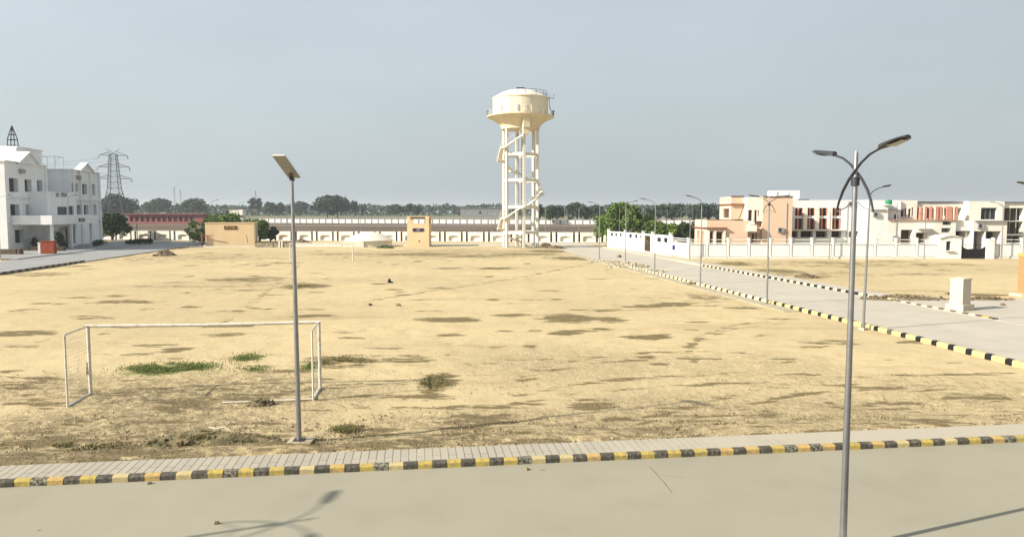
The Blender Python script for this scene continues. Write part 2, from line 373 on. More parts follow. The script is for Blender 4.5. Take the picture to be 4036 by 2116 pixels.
for tk in TRK:
    for (x0, y0), (x1, y1) in zip(tk, tk[1:]):
        n_ = int(math.hypot(x1 - x0, y1 - y0) / .5) + 1
        for i_ in range(n_):
            a_, b_ = x0 + (x1 - x0) * i_ / n_, y0 + (y1 - y0) * i_ / n_
            for dx in (-1, 0, 1):
                for dy in (-1, 0, 1): TB.setdefault((int(a_ // 1) + dx, int(b_ // 1) + dy), set()).add((x0, y0, x1, y1))
def trk(x, y):
    best = 9
    for x0, y0, x1, y1 in TB.get((int(x // 1), int(y // 1)), ()):
        dx, dy = x1 - x0, y1 - y0; t_ = max(0, min(1, ((x - x0) * dx + (y - y0) * dy) / (dx * dx + dy * dy)))
        best = min(best, math.hypot(x - x0 - dx * t_, y - y0 - dy * t_))
    return max(0, 1 - best / .38)
def bucket(lst):
    B = {}
    for p in lst:
        for i in range(int((p[0] - p[2] * 1.4) // 10), int((p[0] + p[2] * 1.4) // 10) + 1):
            for j in range(int((p[1] - p[3] * 1.4) // 10), int((p[1] + p[3] * 1.4) // 10) + 1):
                B.setdefault((i, j), []).append(p)
    return B
BD, BG, BR = bucket(dark), bucket(green), bucket(rough)
def val(B, x, y):
    best = 0.0
    for cx, cy, rx, ry, s in B.get((int(x // 10), int(y // 10)), ()):
        d = math.hypot((x - cx) / rx, (y - cy) / ry)
        if d < 1.3: best = max(best, s * min(1, (1.3 - d) / 0.75))
    return best
B0 = 18.30            # near kerb face (local b)
def in_paved(a, b):
    if b < B0 + 1.16: return True
    if 25.15 < a < 34.9: return True
    if -54.4 < a < -42.9 and b > 20: return True
    if a < -54 and b > 60 and b < 175: return True
    if a >= 34.5 and b < 49.9 and a < 90: return True
    if 146 < b < 156.5: return True
    return False
vs = []; colr = []
for y in ys:
    for x in xs:
        z = tz(y); a, b = x * ct + y * st, -x * st + y * ct
        s = g = r = 0.0
        if 15 < y < 190 and abs(x) < 120:
            s, g, r = val(BD, x, y), val(BG, x, y), val(BR, x, y); k_ = trk(x, y); s = max(s, .62 * k_)
            if in_paved(a, b): z = -0.07
            else:
                z -= .035 * k_
                z += 0.05 * noise.noise((x * 0.25, y * 0.25, 0)) + (0.03 + 0.04 * r) * noise.noise((x * 1.1, y * 1.1, 3))
                if b < B0 + 4.2 and a < 24.5:
                    e_ = 1 - (b - B0 - 1.16) / 3.0; r = max(r, min(1, .95 * e_ * 1.6) if a < 8 else .6 * e_); s = max(s, (.52 if a < 4 else .36) * max(0, min(1, e_ * 1.5)))
                if b < B0 + 3.8 and a < 24.5:
                    q = max(0, 1 - abs(b - (B0 + 1.8)) / 1.2)
                    z += q * (0.10 + 0.10 * noise.noise((x * 0.5, y * 0.5, 9))) + 0.09 * max(0, 1 - (b - B0 - 1.16) / 2.6)
        vs.append((x, y, z)); colr += [s, g, r, 1.0]
nx = len(xs)
fs = [(j * nx + i, j * nx + i + 1, (j + 1) * nx + i + 1, (j + 1) * nx + i) for j in range(len(ys) - 1) for i in range(nx - 1)]
me = bpy.data.meshes.new('ground'); me.from_pydata(vs, [], fs); me.materials.append(M['ground'])
ca = me.color_attributes.new('stain', 'FLOAT_COLOR', 'POINT'); ca.data.foreach_set('color', colr)
me.polygons.foreach_set('use_smooth', [True] * len(me.polygons))
gobj = bpy.data.objects.new('ground', me); COL.objects.link(gobj); struct(gobj)

def frame_obj(o): o.rotation_euler = (0, 0, TH); return o      # mesh written in road-frame coordinates
def slab(name, mt, x0, x1, y0, y1, z0, z1):
    mb = MB(); mb.box(x0, x1, y0, y1, z0, z1); return struct(frame_obj(mb.build(name, mt)))
slab('main_road', 'road_near', -120, 140, 2, B0, -0.3, 0.0)
slab('side_road', 'concrete', 25.2, 34.5, B0 + 0.02, 162, -0.3, -0.004)
slab('left_road', 'road_grey', -54.4, -42.9, B0 + 0.02, 175, -0.3, -0.003)
slab('cross_road', 'concrete', -42.88, 90, 146.5, 156, -0.3, 0.0)
slab('building_pavement', 'road_grey', -67, -54.42, 110, 176, -0.2, 0.13)
slab('concrete_apron', 'concrete', 34.52, 92, 24, 49.6, -0.3, 0.02)
slab('apron_path', 'concrete', 34.9, 36.6, 49.62, 135, -0.3, 0.10)
slab('footpath', 'pavers', -90, 24.6, B0 + 0.19, B0 + 1.17, -0.2, 0.145)
slab('verge_path', 'rubble', 23.7, 24.85, 45, 118, -0.2, 0.05)
# joints and a crack on the near road
mb = MB()
def crack(pts, w):
    for p, q in zip(pts, pts[1:]):
        p = gnd(*p, 0.004); q = gnd(*q, 0.004); d = (q - p).normalized(); n = Vector((-d.y, d.x, 0)) * w
        mb.quad([p - n, q - n, q + n, p + n])
crack([(2560, 1838), (2590, 1868), (2622, 1905), (2648, 1940)], 0.008); crack([(2598, 1866), (2640, 1875), (2690, 1880)], 0.004)
crack([(2128, 1851), (2150, 1850)], 0.02); crack([(150, 2090), (160, 2086)], 0.02)
struct(mb.build('road_cracks', 'soil'))

def kerb(name, axis_, fixed, s0, s1, L, hgt, wid, mats_, pat, sign=1):
    """row of painted kerb blocks: profile extruded along local a ('a') or b ('b')"""
    mb = MB(); n = int((s1 - s0) / L)
    rn = random.Random(11)
    prof = [(0, -0.1), (0.0, hgt * 0.72), (wid * 0.14, hgt * 0.93), (wid * 0.35, hgt), (wid, hgt), (wid, -0.1)]
    for i in range(n):
        a0, a1 = s0 + i * L + 0.004, s0 + (i + 1) * L - 0.004; dz = rn.uniform(-0.006, 0.006); dw = rn.uniform(-0.006, 0.006)
        mi = pat(i, rn)
        P = []
        for s in (a0, a1):
            P.append([(s, fixed + sign * (w + dw), z + dz) if axis_ == 'a' else (fixed + sign * (w + dw), s, z + dz) for w, z in prof])
        for k in range(len(prof) - 1):
            mb.quad([P[0][k], P[1][k], P[1][k + 1], P[0][k + 1]], mi)
        mb.quad(P[0], mi); mb.quad(list(reversed(P[1])), mi)
    return struct(frame_obj(mb.build(name, mats_)))
def patA(i, rn):
    return rn.choice((3, 3, 3, 3, 4)) if i % 2 else rn.choice((0, 0, 0, 1, 2))
kerb('painted_kerb', 'a', B0, -34, 25.0, 0.362, 0.15, 0.18, ['paint_yellow', 'paint_yellow_pale', 'paint_orange', 'paint_black', 'paint_black_worn'], patA)
def patB(i, rn): return (2 if rn.random() < 0.85 else 3) if i % 3 == 1 else (0 if i * 0.38 < 30 else 1)
kerb('side_road_kerb', 'b', 24.9, 19.4, 84, 0.38, 0.24, 0.24, ['paint_yellow_pale', 'kerb_pale', 'black_iron', 'paint_black'], patB)
kerb('far_side_kerb', 'b', 34.62, 49.7, 95, 0.6, 0.16, 0.2, ['kerb_pale', 'kerb_pale', 'black_iron', 'black_iron'], lambda i, rn: (3 if i % 2 else 0) if i < 60 else 0)
kerb('apron_kerb', 'b', 34.62, 40.0, 49.6, 0.55, 0.10, 0.2, ['paint_yellow', 'kerb_pale', 'paint_black', 'paint_black_worn'], lambda i, rn: 2 if i % 2 == 0 else (0 if i < 2 else 1))
kerb('left_road_kerb', 'b', -42.88, 60, 103, 0.75, 0.28, 0.22, ['stone', 'paint_black', 'kerb_pale'], lambda i, rn: i % 2)
slab('left_road_edge', 'stone', -42.86, -42.6, 103.1, 168, -0.1, 0.12)
slab('kerb_row_far', 'warm_white', -42, 90, 145.9, 146.2, -0.1, 0.18)

# ------------------------------------------------------------------ street lamps
def head_mesh(p0, dirv, rise, ln=0.68, w=0.26):
    """flat LED lamp head as a swept, flattened body"""
    mb = MB(); d = Vector(dirv).normalized(); side = Vector((-d.y, d.x, 0)); up = Vector((0, 0, 1))
    n = 9; rings = []
    for i in range(n + 1):
        t = i / n; c = Vector(p0) + d * ln * t + up * rise * t
        ww = w * 0.5 * (0.25 + 0.75 * math.sin(min(1, t * 1.5 + 0.12) * math.pi / 2)) * (1 if t < .8 else math.sqrt(max(0.05, 1 - ((t - .8) / .22) ** 2)))
        hh = 0.055 * (1.1 - 0.8 * t)
        rings.append([c - side * ww - up * 0.012, c - side * ww * 0.7 + up * hh, c + up * (hh + 0.012), c + side * ww * 0.7 + up * hh, c + side * ww - up * 0.012, c - up * 0.03])
    for a, b in zip(rings, rings[1:]):
        for k in range(6): mb.quad([a[k], a[(k + 1) % 6], b[(k + 1) % 6], b[k]])
    mb.quad(rings[0]); mb.quad(list(reversed(rings[-1])))
    ls = MB(); c0 = Vector(p0) + d * ln * .4 + up * (rise * .4 - .034); c1 = Vector(p0) + d * ln * .92 + up * (rise * .92 - .034)
    for c, q in ((c0, c1),):
        wv = side * w * .33; e = up * .012
        ls.quad([c - wv - e, q - wv * .8 - e, q + wv * .8 - e, c + wv - e]); ls.quad([c - wv, c + wv, q + wv * .8, q - wv * .8])
    return mb, ls
def double_lamp(loc, rz, label):
    t = thing('street_lamp', label, 'street lamp', loc, rz, 'twin arm street lamps along the roads')
    mb = MB(); mb.tube([(0, 0, 0), (0, 0, 3.2), (0, 0, 7.0)], [0.068, 0.058, 0.044], 14); mb.lathe([(0.0, 0.05), (0.14, 0.05), (0.14, 0.0)], 14)
    mb.build('pole', 'steel', t, True)
    mb = MB(); mb.tube([(0, 0, 6.95), (0, 0, 7.47), (0, 0, 7.53)], [0.038, 0.038, 0.02], 12); mb.build('finial', 'steel', t, True)
    mb = MB(); mb.tube([(0, 0, 6.90), (0, 0, 7.06)], 0.075, 12); mb.build('collar', 'steel_dark', t, True)
    for s in (-1, 1):
        off = 0.05 * s
        pts = [(off, -0.50 * s, 6.42), (off, -0.43 * s, 6.60), (off, -0.30 * s, 6.82), (off, -0.12 * s, 7.02), (off, 0.05 * s, 7.16), (off, 0.25 * s, 7.31), (off, 0.5 * s, 7.44), (off, 0.82 * s, 7.525)]
        mb = MB(); mb.tube(pts, [0.018, 0.022, 0.026, 0.026, 0.024, 0.022, 0.021, 0.021], 8); ar = mb.build('arm', 'steel_dark', t, True)
        hb, ls = head_mesh((off, 0.78 * s, 7.52), (0, s, 0), 0.13, 0.72, 0.27)
        hd = hb.build('lamp_head', 'steel_dark', t, True); ls.build('lens', 'lens', hd)
        mb = MB(); mb.tube([(off, -0.50 * s, 6.42), (0, -0.28 * s, 6.50), (0, -0.05 * s, 6.62)], 0.012, 6); mb.build('brace', 'steel', ar)
    return t
lampA = double_lamp(tuple(W(8.05, 12.75)), TH, 'nearest twin arm grey street lamp rising from the main road edge at the right')
dup(lampA, (-16.2, 10.27, 0), TH, 'twin arm street lamp left of the frame that throws its shadow on the main road')
p = gnd(3022, 1199); dup(lampA, tuple(p), TH + R(90), 'twin arm street lamp standing at the side road kerb in front of the peach house')
dup(lampA, tuple(W(25.6, 27.0)), TH + R(90), 'twin arm street lamp at the right picture edge showing only one dark lamp head')

def single_lamp(loc, rz, label, hh=7.4, arm=1.1, dark_=False, group='single arm street lamps'):
    t = thing('single_arm_lamp', label, 'street lamp', loc, rz, group)
    mb = MB(); mb.tube([(0, 0, -0.05), (0, 0, hh * .5), (0, 0, hh)], [0.07, 0.06, 0.042], 10); mb.build('pole', 'steel', t, True)
    mb = MB(); mb.tube([(0, 0, hh - .05), (arm * .2, 0, hh + .18), (arm * .6, 0, hh + .36), (arm, 0, hh + .46)], 0.025, 6); mb.build('arm', 'steel_dark', t, True)
    hb, ls = head_mesh((arm - .02, 0, hh + .45), (1, 0, 0), 0.14, 0.6, 0.24)
    hd = hb.build('lamp_head', 'steel_dark', t, True); ls.build('lens', 'lens', hd)
    mb = MB(); mb.box(-.22, .22, -.22, .22, -.1, .12, tap=.04); mb.build('footing', 'rubble', t)
    return t
lampB = single_lamp(tuple(gnd(3402, 1300)), TH + R(25), 'single arm lamp leaning slightly at the side road kerb nearest the camera')
lampB.rotation_euler = (R(0), R(1.2), TH + R(20))
for u, v, rz, lb in [(2760, 1119, 200, 'single arm lamp at the end of the painted side road kerb'),
                     (2580, 1076, 170, 'single arm lamp beside the rubble heap with its arm to the left'),
                     (2465, 1040, 20, 'single arm lamp rising out of the rubble heap by the side road'),
                     (2362, 1022, 185, 'single arm lamp at the field corner before the green tree')]:
    dup(lampB, tuple(gnd(u, v)), R(rz), lb)
for u, v, rz, s, lb in [(2718, 1021, 100, 0.78, 'short lamp pole at the left corner of the long white compound wall'),
                        (3642, 1022, 95, 0.80, 'short lamp pole before the white house doorway at the compound wall'),
                        (3946, 1021, 160, 1.0, 'tall lamp pole right of the black gate against the white wall'),
                        (2, 1024, 5, 1.12, 'lamp pole at the left picture edge before the grey white building'),
                        (276, 980, 12, 1.22, 'lamp pole in front of the columned porch of the left building'),
                        (3268, 1021, 165, 0.86, 'lamp pole behind the nearest twin arm lamp at the compound wall')]:
    dup(lampB, tuple(gnd(u, v)), R(rz), lb, (1, 1, s))
FL = [(545, 862, 12, 190, 'far lamp left of the red roofed shed', 0), (833, 790, 60, 165, 'lamp pole rising behind the long yellow hut and its bushes', 0), (940, 800, 40, 230, 'far lamp above the bushes behind the long yellow hut', 0),
      (1128, 803, 10, 215, 'far lamp left of the solar lamp pole top', 0), (1420, 800, 200, 182, 'far lamp left of the narrow yellow hut above the dome', 0), (1673, 815, 150, 190, 'far lamp just above the narrow yellow hut', 0),
      (1937, 806, 10, 176, 'far lamp close left of the water tower legs', 0), (2150, 812, 15, 178, 'far lamp close right of the water tower legs', 0), (2225, 812, 190, 182, 'far lamp with raised arm between water tower and green tree', 0),
      (2282, 812, 20, 172, 'far lamp standing by the boundary wall left of the green tree', 0), (2442, 812, 165, 150, 'lamp pole within the crown outline of the green tree', 0), (2630, 822, 90, 250, 'far lamp above the white side wall doorway', 0),
      (2685, 820, 100, 245, 'far lamp left of the peach house, second from its roof terrace', 0), (2730, 812, 60, 260, 'far lamp left of the peach house, nearest to it', 0)]
for u, v, rz, Y, lb, _ in FL:
    zt = Z(v, Y); z0 = tz(Y); dup(lampB, (X(u, Y), Y, z0), R(rz), lb, (1.2, 1.2, (zt - z0) / 7.8), 'far street lamps')

# all in one solar street lamp
p = gnd(1180, 1757); t = thing('solar_street_lamp', 'slim steel pole with tilted solar lamp panel on a concrete footing beside the goal', 'solar street lamp', (p.x, p.y, 0.05), 0)
mb = MB(); mb.tube([(0, 0, 0), (0, 0, 3.5), (0.0, 0, 7.25)], [0.068, 0.06, 0.042], 14); mb.build('pole', 'steel', t, True).rotation_euler = (0, R(-0.35), 0)
mb = MB(); mb.box(-.33, .42, -.30, .36, -.25, .12, tap=.05); mb.build('footing', 'rubble', t)
mb = MB(); mb.box(-.14, .14, -.14, .14, .12, .15); mb.build('base_plate', 'steel_dark', t)
hd = Vector((-0.05, 0, 7.27))
mb = MB(); mb.tube([hd + Vector((0, .05, -.04)), hd + Vector((0, -.12, .10))], [.07, .05], 10); mb.build('bracket', 'steel_dark', t, True)
T = Matrix.Translation(hd + Vector((0, .10, .08))) @ Matrix.Rotation(R(-6), 4, 'Z') @ Matrix.Rotation(R(-27), 4, 'X')
mb = MB(); mb.box(-.165, .165, -1.02, .12, 0, .045, T=T); pl = mb.build('panel_housing', 'panel_under', t)
mb = MB(); mb.box(-.155, .155, -1.0, .10, .0455, .051, T=T); mb.build('solar_panel', 'solar_cell', pl)
mb = MB(); mb.box(-.13, .13, -.42, .02, -.012, -.001, T=T); mb.build('lens', 'lens', pl)

# ------------------------------------------------------------------ goals
g0 = gnd(358, 1556); g1 = gnd(1262, 1531)
wd = (g1 - g0).length; ang = math.atan2(g1.y - g0.y, g1.x - g0.x)
def goal(loc, rz, wd, hh, dp, label, r1, nets=True):
    t = thing('football_goal', label, 'football goal', loc, rz, 'football goals on the sand field')
    for x in (0, wd):
        m_ = MB(); m_.tube([(x, 0, -.1), (x, 0, hh)], r1, 10); m_.build('goal_post', 'goal_white', t, True)
    m_ = MB(); m_.tube([(-r1, 0, hh), (wd * .5, 0, hh - .03), (wd + r1, 0, hh)], r1, 10); m_.build('crossbar', 'goal_white', t, True)
    if dp:
        for x in (0, wd):
            m_ = MB(); m_.tube([(x, -dp, -.05), (x, -dp, hh - .03)], .034, 8); m_.build('rear_post', 'goal_white', t, True)
            m_ = MB(); m_.tube([(x, 0, hh), (x, -dp, hh - .03)], .03, 8); m_.build('top_rail', 'goal_white', t, True)
            m_ = MB(); m_.tube([(x, 0, .05), (x, -dp, .04)], .05, 8); m_.build('ground_rail', 'goal_white', t, True)
        m_ = MB(); m_.tube([(wd * .62, -dp, .02), (wd, -dp, .05)], .03, 8); m_.build('ground_rail', 'goal_white', t, True)
        m_ = MB(); m_.box(-.10, -.02, -.06, .06, .75, 1.18, tap=.02); m_.build('cloth_wrap', 'soil', t)
    if nets:
        rn = random.Random(4)
        for x, lo in ((0, 0.0), (wd, 0.1)):
            m_ = MB(); st_ = .13; ny = int(dp / st_); nz = int((hh - lo) / st_)
            for i in range(1, ny):
                y = -i * st_
                zt = lo if x == 0 and i > 2 else lo + (rn.random() < .4) * rn.uniform(0, 1.5)
                m_.tube([(x, y, zt), (x + .05 * math.sin(i), y, (zt + hh) / 2), (x, y, hh)], .0035, 3, cap=False)
            for k in range(1, nz):
                z = lo + k * st_
                y1 = -dp * (1 if rn.random() < .8 else rn.uniform(.3, .8))
                m_.tube([(x, 0, z), (x + .04 * math.sin(k * 1.3), y1 / 2, z - .03), (x, y1, z)], .0035, 3, cap=False)
            m_.build('net', 'net', t)
    return t
goal(tuple(g0), ang, wd, 2.45, 1.72, 'large pale tubular goal with open back standing near the paved footpath', .058)
h0 = gnd(1145, 1029); h1 = gnd(1391, 1029)
goal(tuple(h0), 0, (h1 - h0).length, 2.35, 0, 'distant small cream goal frame in front of the round tank', .075, False)
# ------------------------------------------------------------------ water tower
TY = 138.0; TX = X(2051, TY)
tw = thing('water_tower', 'tall cream overhead water tank on six columns wrapped by a spiral staircase', 'water tower', (TX, TY, 0))
def zt(v): return Z(v, TY - 3)
R0 = 3.30
zbr = [2.85, 7.5, 12.4, 17.1]
cols = []
for k in range(6):
    a = R(11 + 60 * k); x, y = R0 * math.sin(a), -R0 * math.cos(a); cols.append((x, y, a))
    mb = MB(); Tm = Matrix.Translation((x, y, 0)) @ Matrix.Rotation(a, 4, 'Z')
    mb.box(-.225, .225, -.225, .225, -.3, 22.0, T=Tm); mb.build('column', 'column_white', tw)
for z in zbr:
    mb = MB()
    for k in range(6):
        x0, y0, _ = cols[k]; x1, y1, _ = cols[(k + 1) % 6]; d = Vector((x1 - x0, y1 - y0, 0)); L_ = d.length; an = math.atan2(d.y, d.x)
        mb.box(.19, L_ - .19, -.15, .15, z - .28, z + .28, T=Matrix.Translation((x0, y0, 0)) @ Matrix.Rotation(an, 4, 'Z'))
    mb.build('ring_beam', 'column_white', tw)
mb = MB(); mb.lathe([(0, 21.7), (3.45, 21.7), (3.58, 21.75), (3.58, 22.15), (3.72, 22.35), (4.0, 22.68), (4.4, 23.0), (4.9, 23.32), (5.5, 23.62), (6.1, 23.85), (6.2, 23.95), (6.2, 24.12), (5.12, 24.14)], 64)
mb.build('funnel', 'cream', tw, True)
mb = MB(); mb.lathe([(5.08, 24.13), (5.08, 27.2), (5.20, 27.22), (5.20, 27.38), (5.05, 27.42)], 64); mb.build('tank_wall', 'tank_cream', tw, True)
mb = MB(); mb.lathe([(5.09, 27.40), (4.6, 27.75), (3.6, 28.3), (2.4, 28.72), (1.2, 28.95), (0.02, 29.0)], 64); mb.build('dome', 'peach_light', tw, True)
mb = MB(); mb.box(-.75, .75, -.6, .6, 28.9, 29.3); mb.build('roof_hatch', 'solar_cell', tw)
mb = MB()
for k in range(30):
    a = 2 * math.pi * k / 30; x, y = 6.1 * math.cos(a), 6.1 * math.sin(a); mb.tube([(x, y, 24.1), (x, y, 25.0)], .022, 5)
for z in (24.55, 25.0):
    mb.tube([(6.1 * math.cos(2 * math.pi * k / 48), 6.1 * math.sin(2 * math.pi * k / 48), z) for k in range(49)], .018, 5)
mb.build('gallery_railing', 'column_white', tw)
mb = MB(); rr = [(4.9 * math.sin(R(q)), -4.9 * math.cos(R(q))) for q in range(10, 150, 8)]
for x, y in rr[::3]: mb.tube([(x, y, 27.4), (x, y, 28.45)], .05, 6)
for z in (27.95, 28.42): mb.tube([(x, y, z) for x, y in rr], .035, 6)
mb.tube([(5.1, 0, 27.5), (6.1, 0, 27.4), (6.15, 0, 28.2)], .06, 6)
mb.build('roof_railing', 'steel_dark', tw)
mb = MB()
for s in (-.25, .25): mb.tube([(5.1 + .9, s, 24.1), (5.35, s, 26), (5.25, s, 27.9)], .035, 6)
for k in range(12): z = 24.4 + k * .28; q = 6.0 - min(1, (z - 24.1) / 1.9) * .65; mb.tube([(q, -.25, z), (q, .25, z)], .02, 5)
mb.build('ladder', 'steel_dark', tw)
for k, (ph, w_) in enumerate([(-42, .35), (-5, .3), (9, .55), (26, .9), (40, .5)]):
    a = R(ph); mb = MB(); Tm = Matrix.Translation((5.08 * math.sin(a), -5.08 * math.cos(a), 0)) @ Matrix.Rotation(a, 4, 'Z')
    mb.box(-w_ / 2, w_ / 2, -.10, .1, 24.5, 25.6, T=Tm); mb.build('wall_hatch', 'curtain' if w_ < .5 else 'column_white', tw)
for ph in (-85, 88):
    a = R(ph); mb = MB(); mb.tube([(6.05 * math.sin(a), -6.05 * math.cos(a), 24.1), (6.05 * math.sin(a), -6.05 * math.cos(a), 24.9)], [.16, .12], 8); mb.lathe([(.22, 24.9), (.2, 25.1), (0, 25.25)], 8, c=(6.05 * math.sin(a), -6.05 * math.cos(a))); mb.build('gallery_lamp', 'steel_dark', tw)
mb = MB(); mb.box(-.55, .6, -5.1, -4.1, 20.4, 23.3); mb.box(-.55, .6, -5.4, -5.1 + .0, 21.6, 24.0)
sh = mb.build('stair_shaft', 'cream', tw); sh.rotation_euler = (0, 0, R(11))
# spiral stair
def hz(ph):
    q = (11 - ph) / 60.0; k = math.floor(q); f_ = q - k
    f_ = min(1, max(0, (f_ - .10) / .80)); return 20.5 - (k + f_) * 3.2 * 60 / 90.0
def rp(ph): return 1.0 / math.cos(R(((11 - ph) % 60.0) - 30.0))
st_m = MB(); pr = MB(); rl = MB(); n = 150; ph0, ph1 = 13.0, -560.0
rin0, ro0 = 3.35, 3.95
prv = None
for i in range(n + 1):
    ph = ph0 + (ph1 - ph0) * i / n; a = R(ph); z = max(0.05, hz(ph)); s_, c_ = math.sin(a), -math.cos(a)
    rin, ro = rin0 * rp(ph), ro0 * rp(ph)
    cur = [(rin * s_, rin * c_, z), (ro * s_, ro * c_, z), (ro * s_, ro * c_, z - .2), (rin * s_, rin * c_, z - .2)]
    po = [((ro + .01) * s_, (ro + .01) * c_, z - .24), ((ro + .10) * s_, (ro + .10) * c_, z - .24), ((ro + .10) * s_, (ro + .10) * c_, z + .05), ((ro + .01) * s_, (ro + .01) * c_, z + .05)]
    if prv:
        A, P_ = prv
        # step tread at the upper level then riser
        st_m.quad([A[0], A[1], (cur[1][0], cur[1][1], A[1][2]), (cur[0][0], cur[0][1], A[0][2])])
        st_m.quad([(cur[0][0], cur[0][1], A[0][2]), (cur[1][0], cur[1][1], A[1][2]), cur[1], cur[0]])
        st_m.quad([A[3], cur[3], cur[2], A[2]]); st_m.quad([A[0], cur[0], cur[3], A[3]])
        for k in range(4): pr.quad([P_[k], P_[(k + 1) % 4], po[(k + 1) % 4], po[k]])
    if i % 4 == 0 and z > .6: rl.tube([(po[2][0], po[2][1], z + .2), (po[2][0], po[2][1], z + .95)], .018, 4)
    prv = (cur, po)
rl.tube([((ro0 * rp(q) + .1) * math.sin(R(q)), -(ro0 * rp(q) + .1) * math.cos(R(q)), hz(q) + .95) for q in [ph0 + (ph1 + 25 - ph0) * i / 120 for i in range(121)]], .022, 4)
stp = st_m.build('staircase', 'warm_white', tw); pr.build('stringer', 'column_white', stp); rl.build('handrail', 'column_white', stp)
# stair brackets
mb = MB()
for z, q in ((hz(-90) - .4, -90), (hz(-150) - .4, -150), (hz(-270) - .4, -270), (hz(-450) - .4, -450), (hz(-210) - .4, -210), (hz(-330) - .4, -330)):
    a = R(q); mb.tube([(3.3 * math.sin(a), -3.3 * math.cos(a), z), (4.4 * math.sin(a), -4.4 * math.cos(a), z)], .12, 6)
mb.build('stair_bracket', 'cream', stp)
mb = MB(); mb.tube([(0.3, 0.2, 0), (0.3, .2, 21.7)], .11, 8); mb.tube([(-.4, -.1, 0), (-.4, -.1, 21.7)], .08, 8); mb.build('riser_pipe', 'steel', tw)
mb = MB(); mb.lathe([(4.6, -.1), (4.6, .1), (0.01, .12)], 24); mb.build('plinth', 'rubble', tw)

# ------------------------------------------------------------------ huts and round tank
Y = 141.0
x0, x1 = X(806, Y), X(1003, Y)
x1 = x0 + (x1 - x0) * .955
t = thing('pump_house', 'wide low pale yellow hut with a small dark brown name board', 'hut', (x0, Y, 0), R(7))
block(t, 0, x1 - x0, 0, 2.8, -.2, 4.45, 'hut_yellow')
mb = MB(); mb.box(-.08, x1 - x0 + .08, -.08, 2.88, 4.45, 4.6); mb.build('roof', 'hut_yellow', t)
mb = MB(); mb.box(-.02, x1 - x0 + .02, -.03, 0, 0, .12); mb.build('plinth', 'brown_in', t)
mb = MB(); mb.tube([(x1 - x0 + .18, .1, 0), (x1 - x0 + .18, .1, 4.4)], .12, 8); mb.tube([(x1 - x0 + .40, .3, 0), (x1 - x0 + .40, .3, 4.4)], .08, 8); mb.build('downpipe', 'steel', t)
sx0, sx1 = X(879, Y) - x0, X(928, Y) - x0; sz0, sz1 = Z(905, Y), Z(890.5, Y)
mb = MB(); mb.box(sx0, sx1, -.08, -.002, sz0, sz1); sg = mb.build('name_board', 'brown_sign', t)
def text(txt, x, y, z, size, mt, parent, name='lettering', sx=1.0, rz=0.0):
    cu = bpy.data.curves.new(name, 'FONT'); cu.body = txt; cu.size = size; cu.extrude = 0.012; cu.align_x = 'CENTER'; cu.align_y = 'CENTER'
    o = bpy.data.objects.new(name + '_tmp', cu); COL.objects.link(o)
    bpy.context.view_layer.update(); me = bpy.data.meshes.new_from_object(o.evaluated_get(bpy.context.evaluated_depsgraph_get()))
    bpy.data.objects.remove(o)
    me.materials.clear(); me.materials.append(M[mt])
    me.transform(Matrix.Translation((x, y, z)) @ Matrix.Rotation(rz, 4, 'Z') @ Matrix.Rotation(R(90), 4, 'X') @ Matrix.Diagonal((sx, 1, 1, 1)))
    q = bpy.data.objects.new(name, me); COL.objects.link(q); q.parent = parent; return q
text('M 7/32', (sx0 + sx1) / 2, -.095, (sz0 + sz1) / 2, .62, 'letter_yellow', sg, sx=1.0)
x0, x1 = X(1604, Y), X(1690, Y)
t = thing('valve_hut', 'narrow tall pale yellow hut with an open frame top and navy blue board', 'hut', (x0, Y, 0)); w = x1 - x0
zo0, zo1, zt_ = Z(881.5, Y), Z(861, Y), Z(852.5, Y)
block(t, 0, w, 0, 4, -.2, zo0, 'hut_yellow')
mb = MB(); pw = X(1616, Y) - X(1604, Y)
for xx in (0, w - pw - .1):
    for yy in (0, 3.5): mb.box(xx, xx + pw + .1, yy, yy + .5, zo0, zo1)
mb.build('corner_post', 'hut_yellow', t)
mb = MB(); mb.box(0, w, 0, 4, zo1, zt_); mb.build('roof', 'hut_yellow', t)
mb = MB(); mb.box(pw, w - pw - .2, -.05, -.002, zo1, zo1 + .30); mb.build('lintel', 'brown_in', t)
sx0, sx1 = X(1626, Y) - x0, X(1669, Y) - x0; sz0, sz1 = Z(912.5, Y), Z(900, Y)
mb = MB(); mb.box(sx0, sx1, -.08, -.002, sz0, sz1); sg = mb.build('name_board', 'navy_sign', t)
text('167', (sx0 + sx1) / 2, -.095, (sz0 + sz1) / 2, .5, 'letter_white', sg)
mb = MB(); mb.box(w * .52, w * .58, -.04, -.001, .95, 1.2); mb.build('vent', 'brown_in', t)

RY = 139.0; c = (X(1436, RY), RY + 4.6)
t = thing('round_tank', 'low round cream ground water tank with a shallow dome roof', 'water tank', (c[0], c[1], 0))
mb = MB(); mb.lathe([(4.35, -.2), (4.35, 1.05)], 40); mb.build('tank_wall', 'column_white', t, True)
mb = MB(); mb.lathe([(4.36, 1.04), (4.7, 1.06), (4.7, 1.2), (3.8, 1.7), (2.6, 2.3), (1.3, 2.68), (.02, 2.78)], 40); mb.build('dome', 'column_white', t, True)
mb = MB(); mb.box(-4.2, -.2, -4.62, -4.30, -.2, 1.03); mb.build('valve_chamber', 'column_white', t)

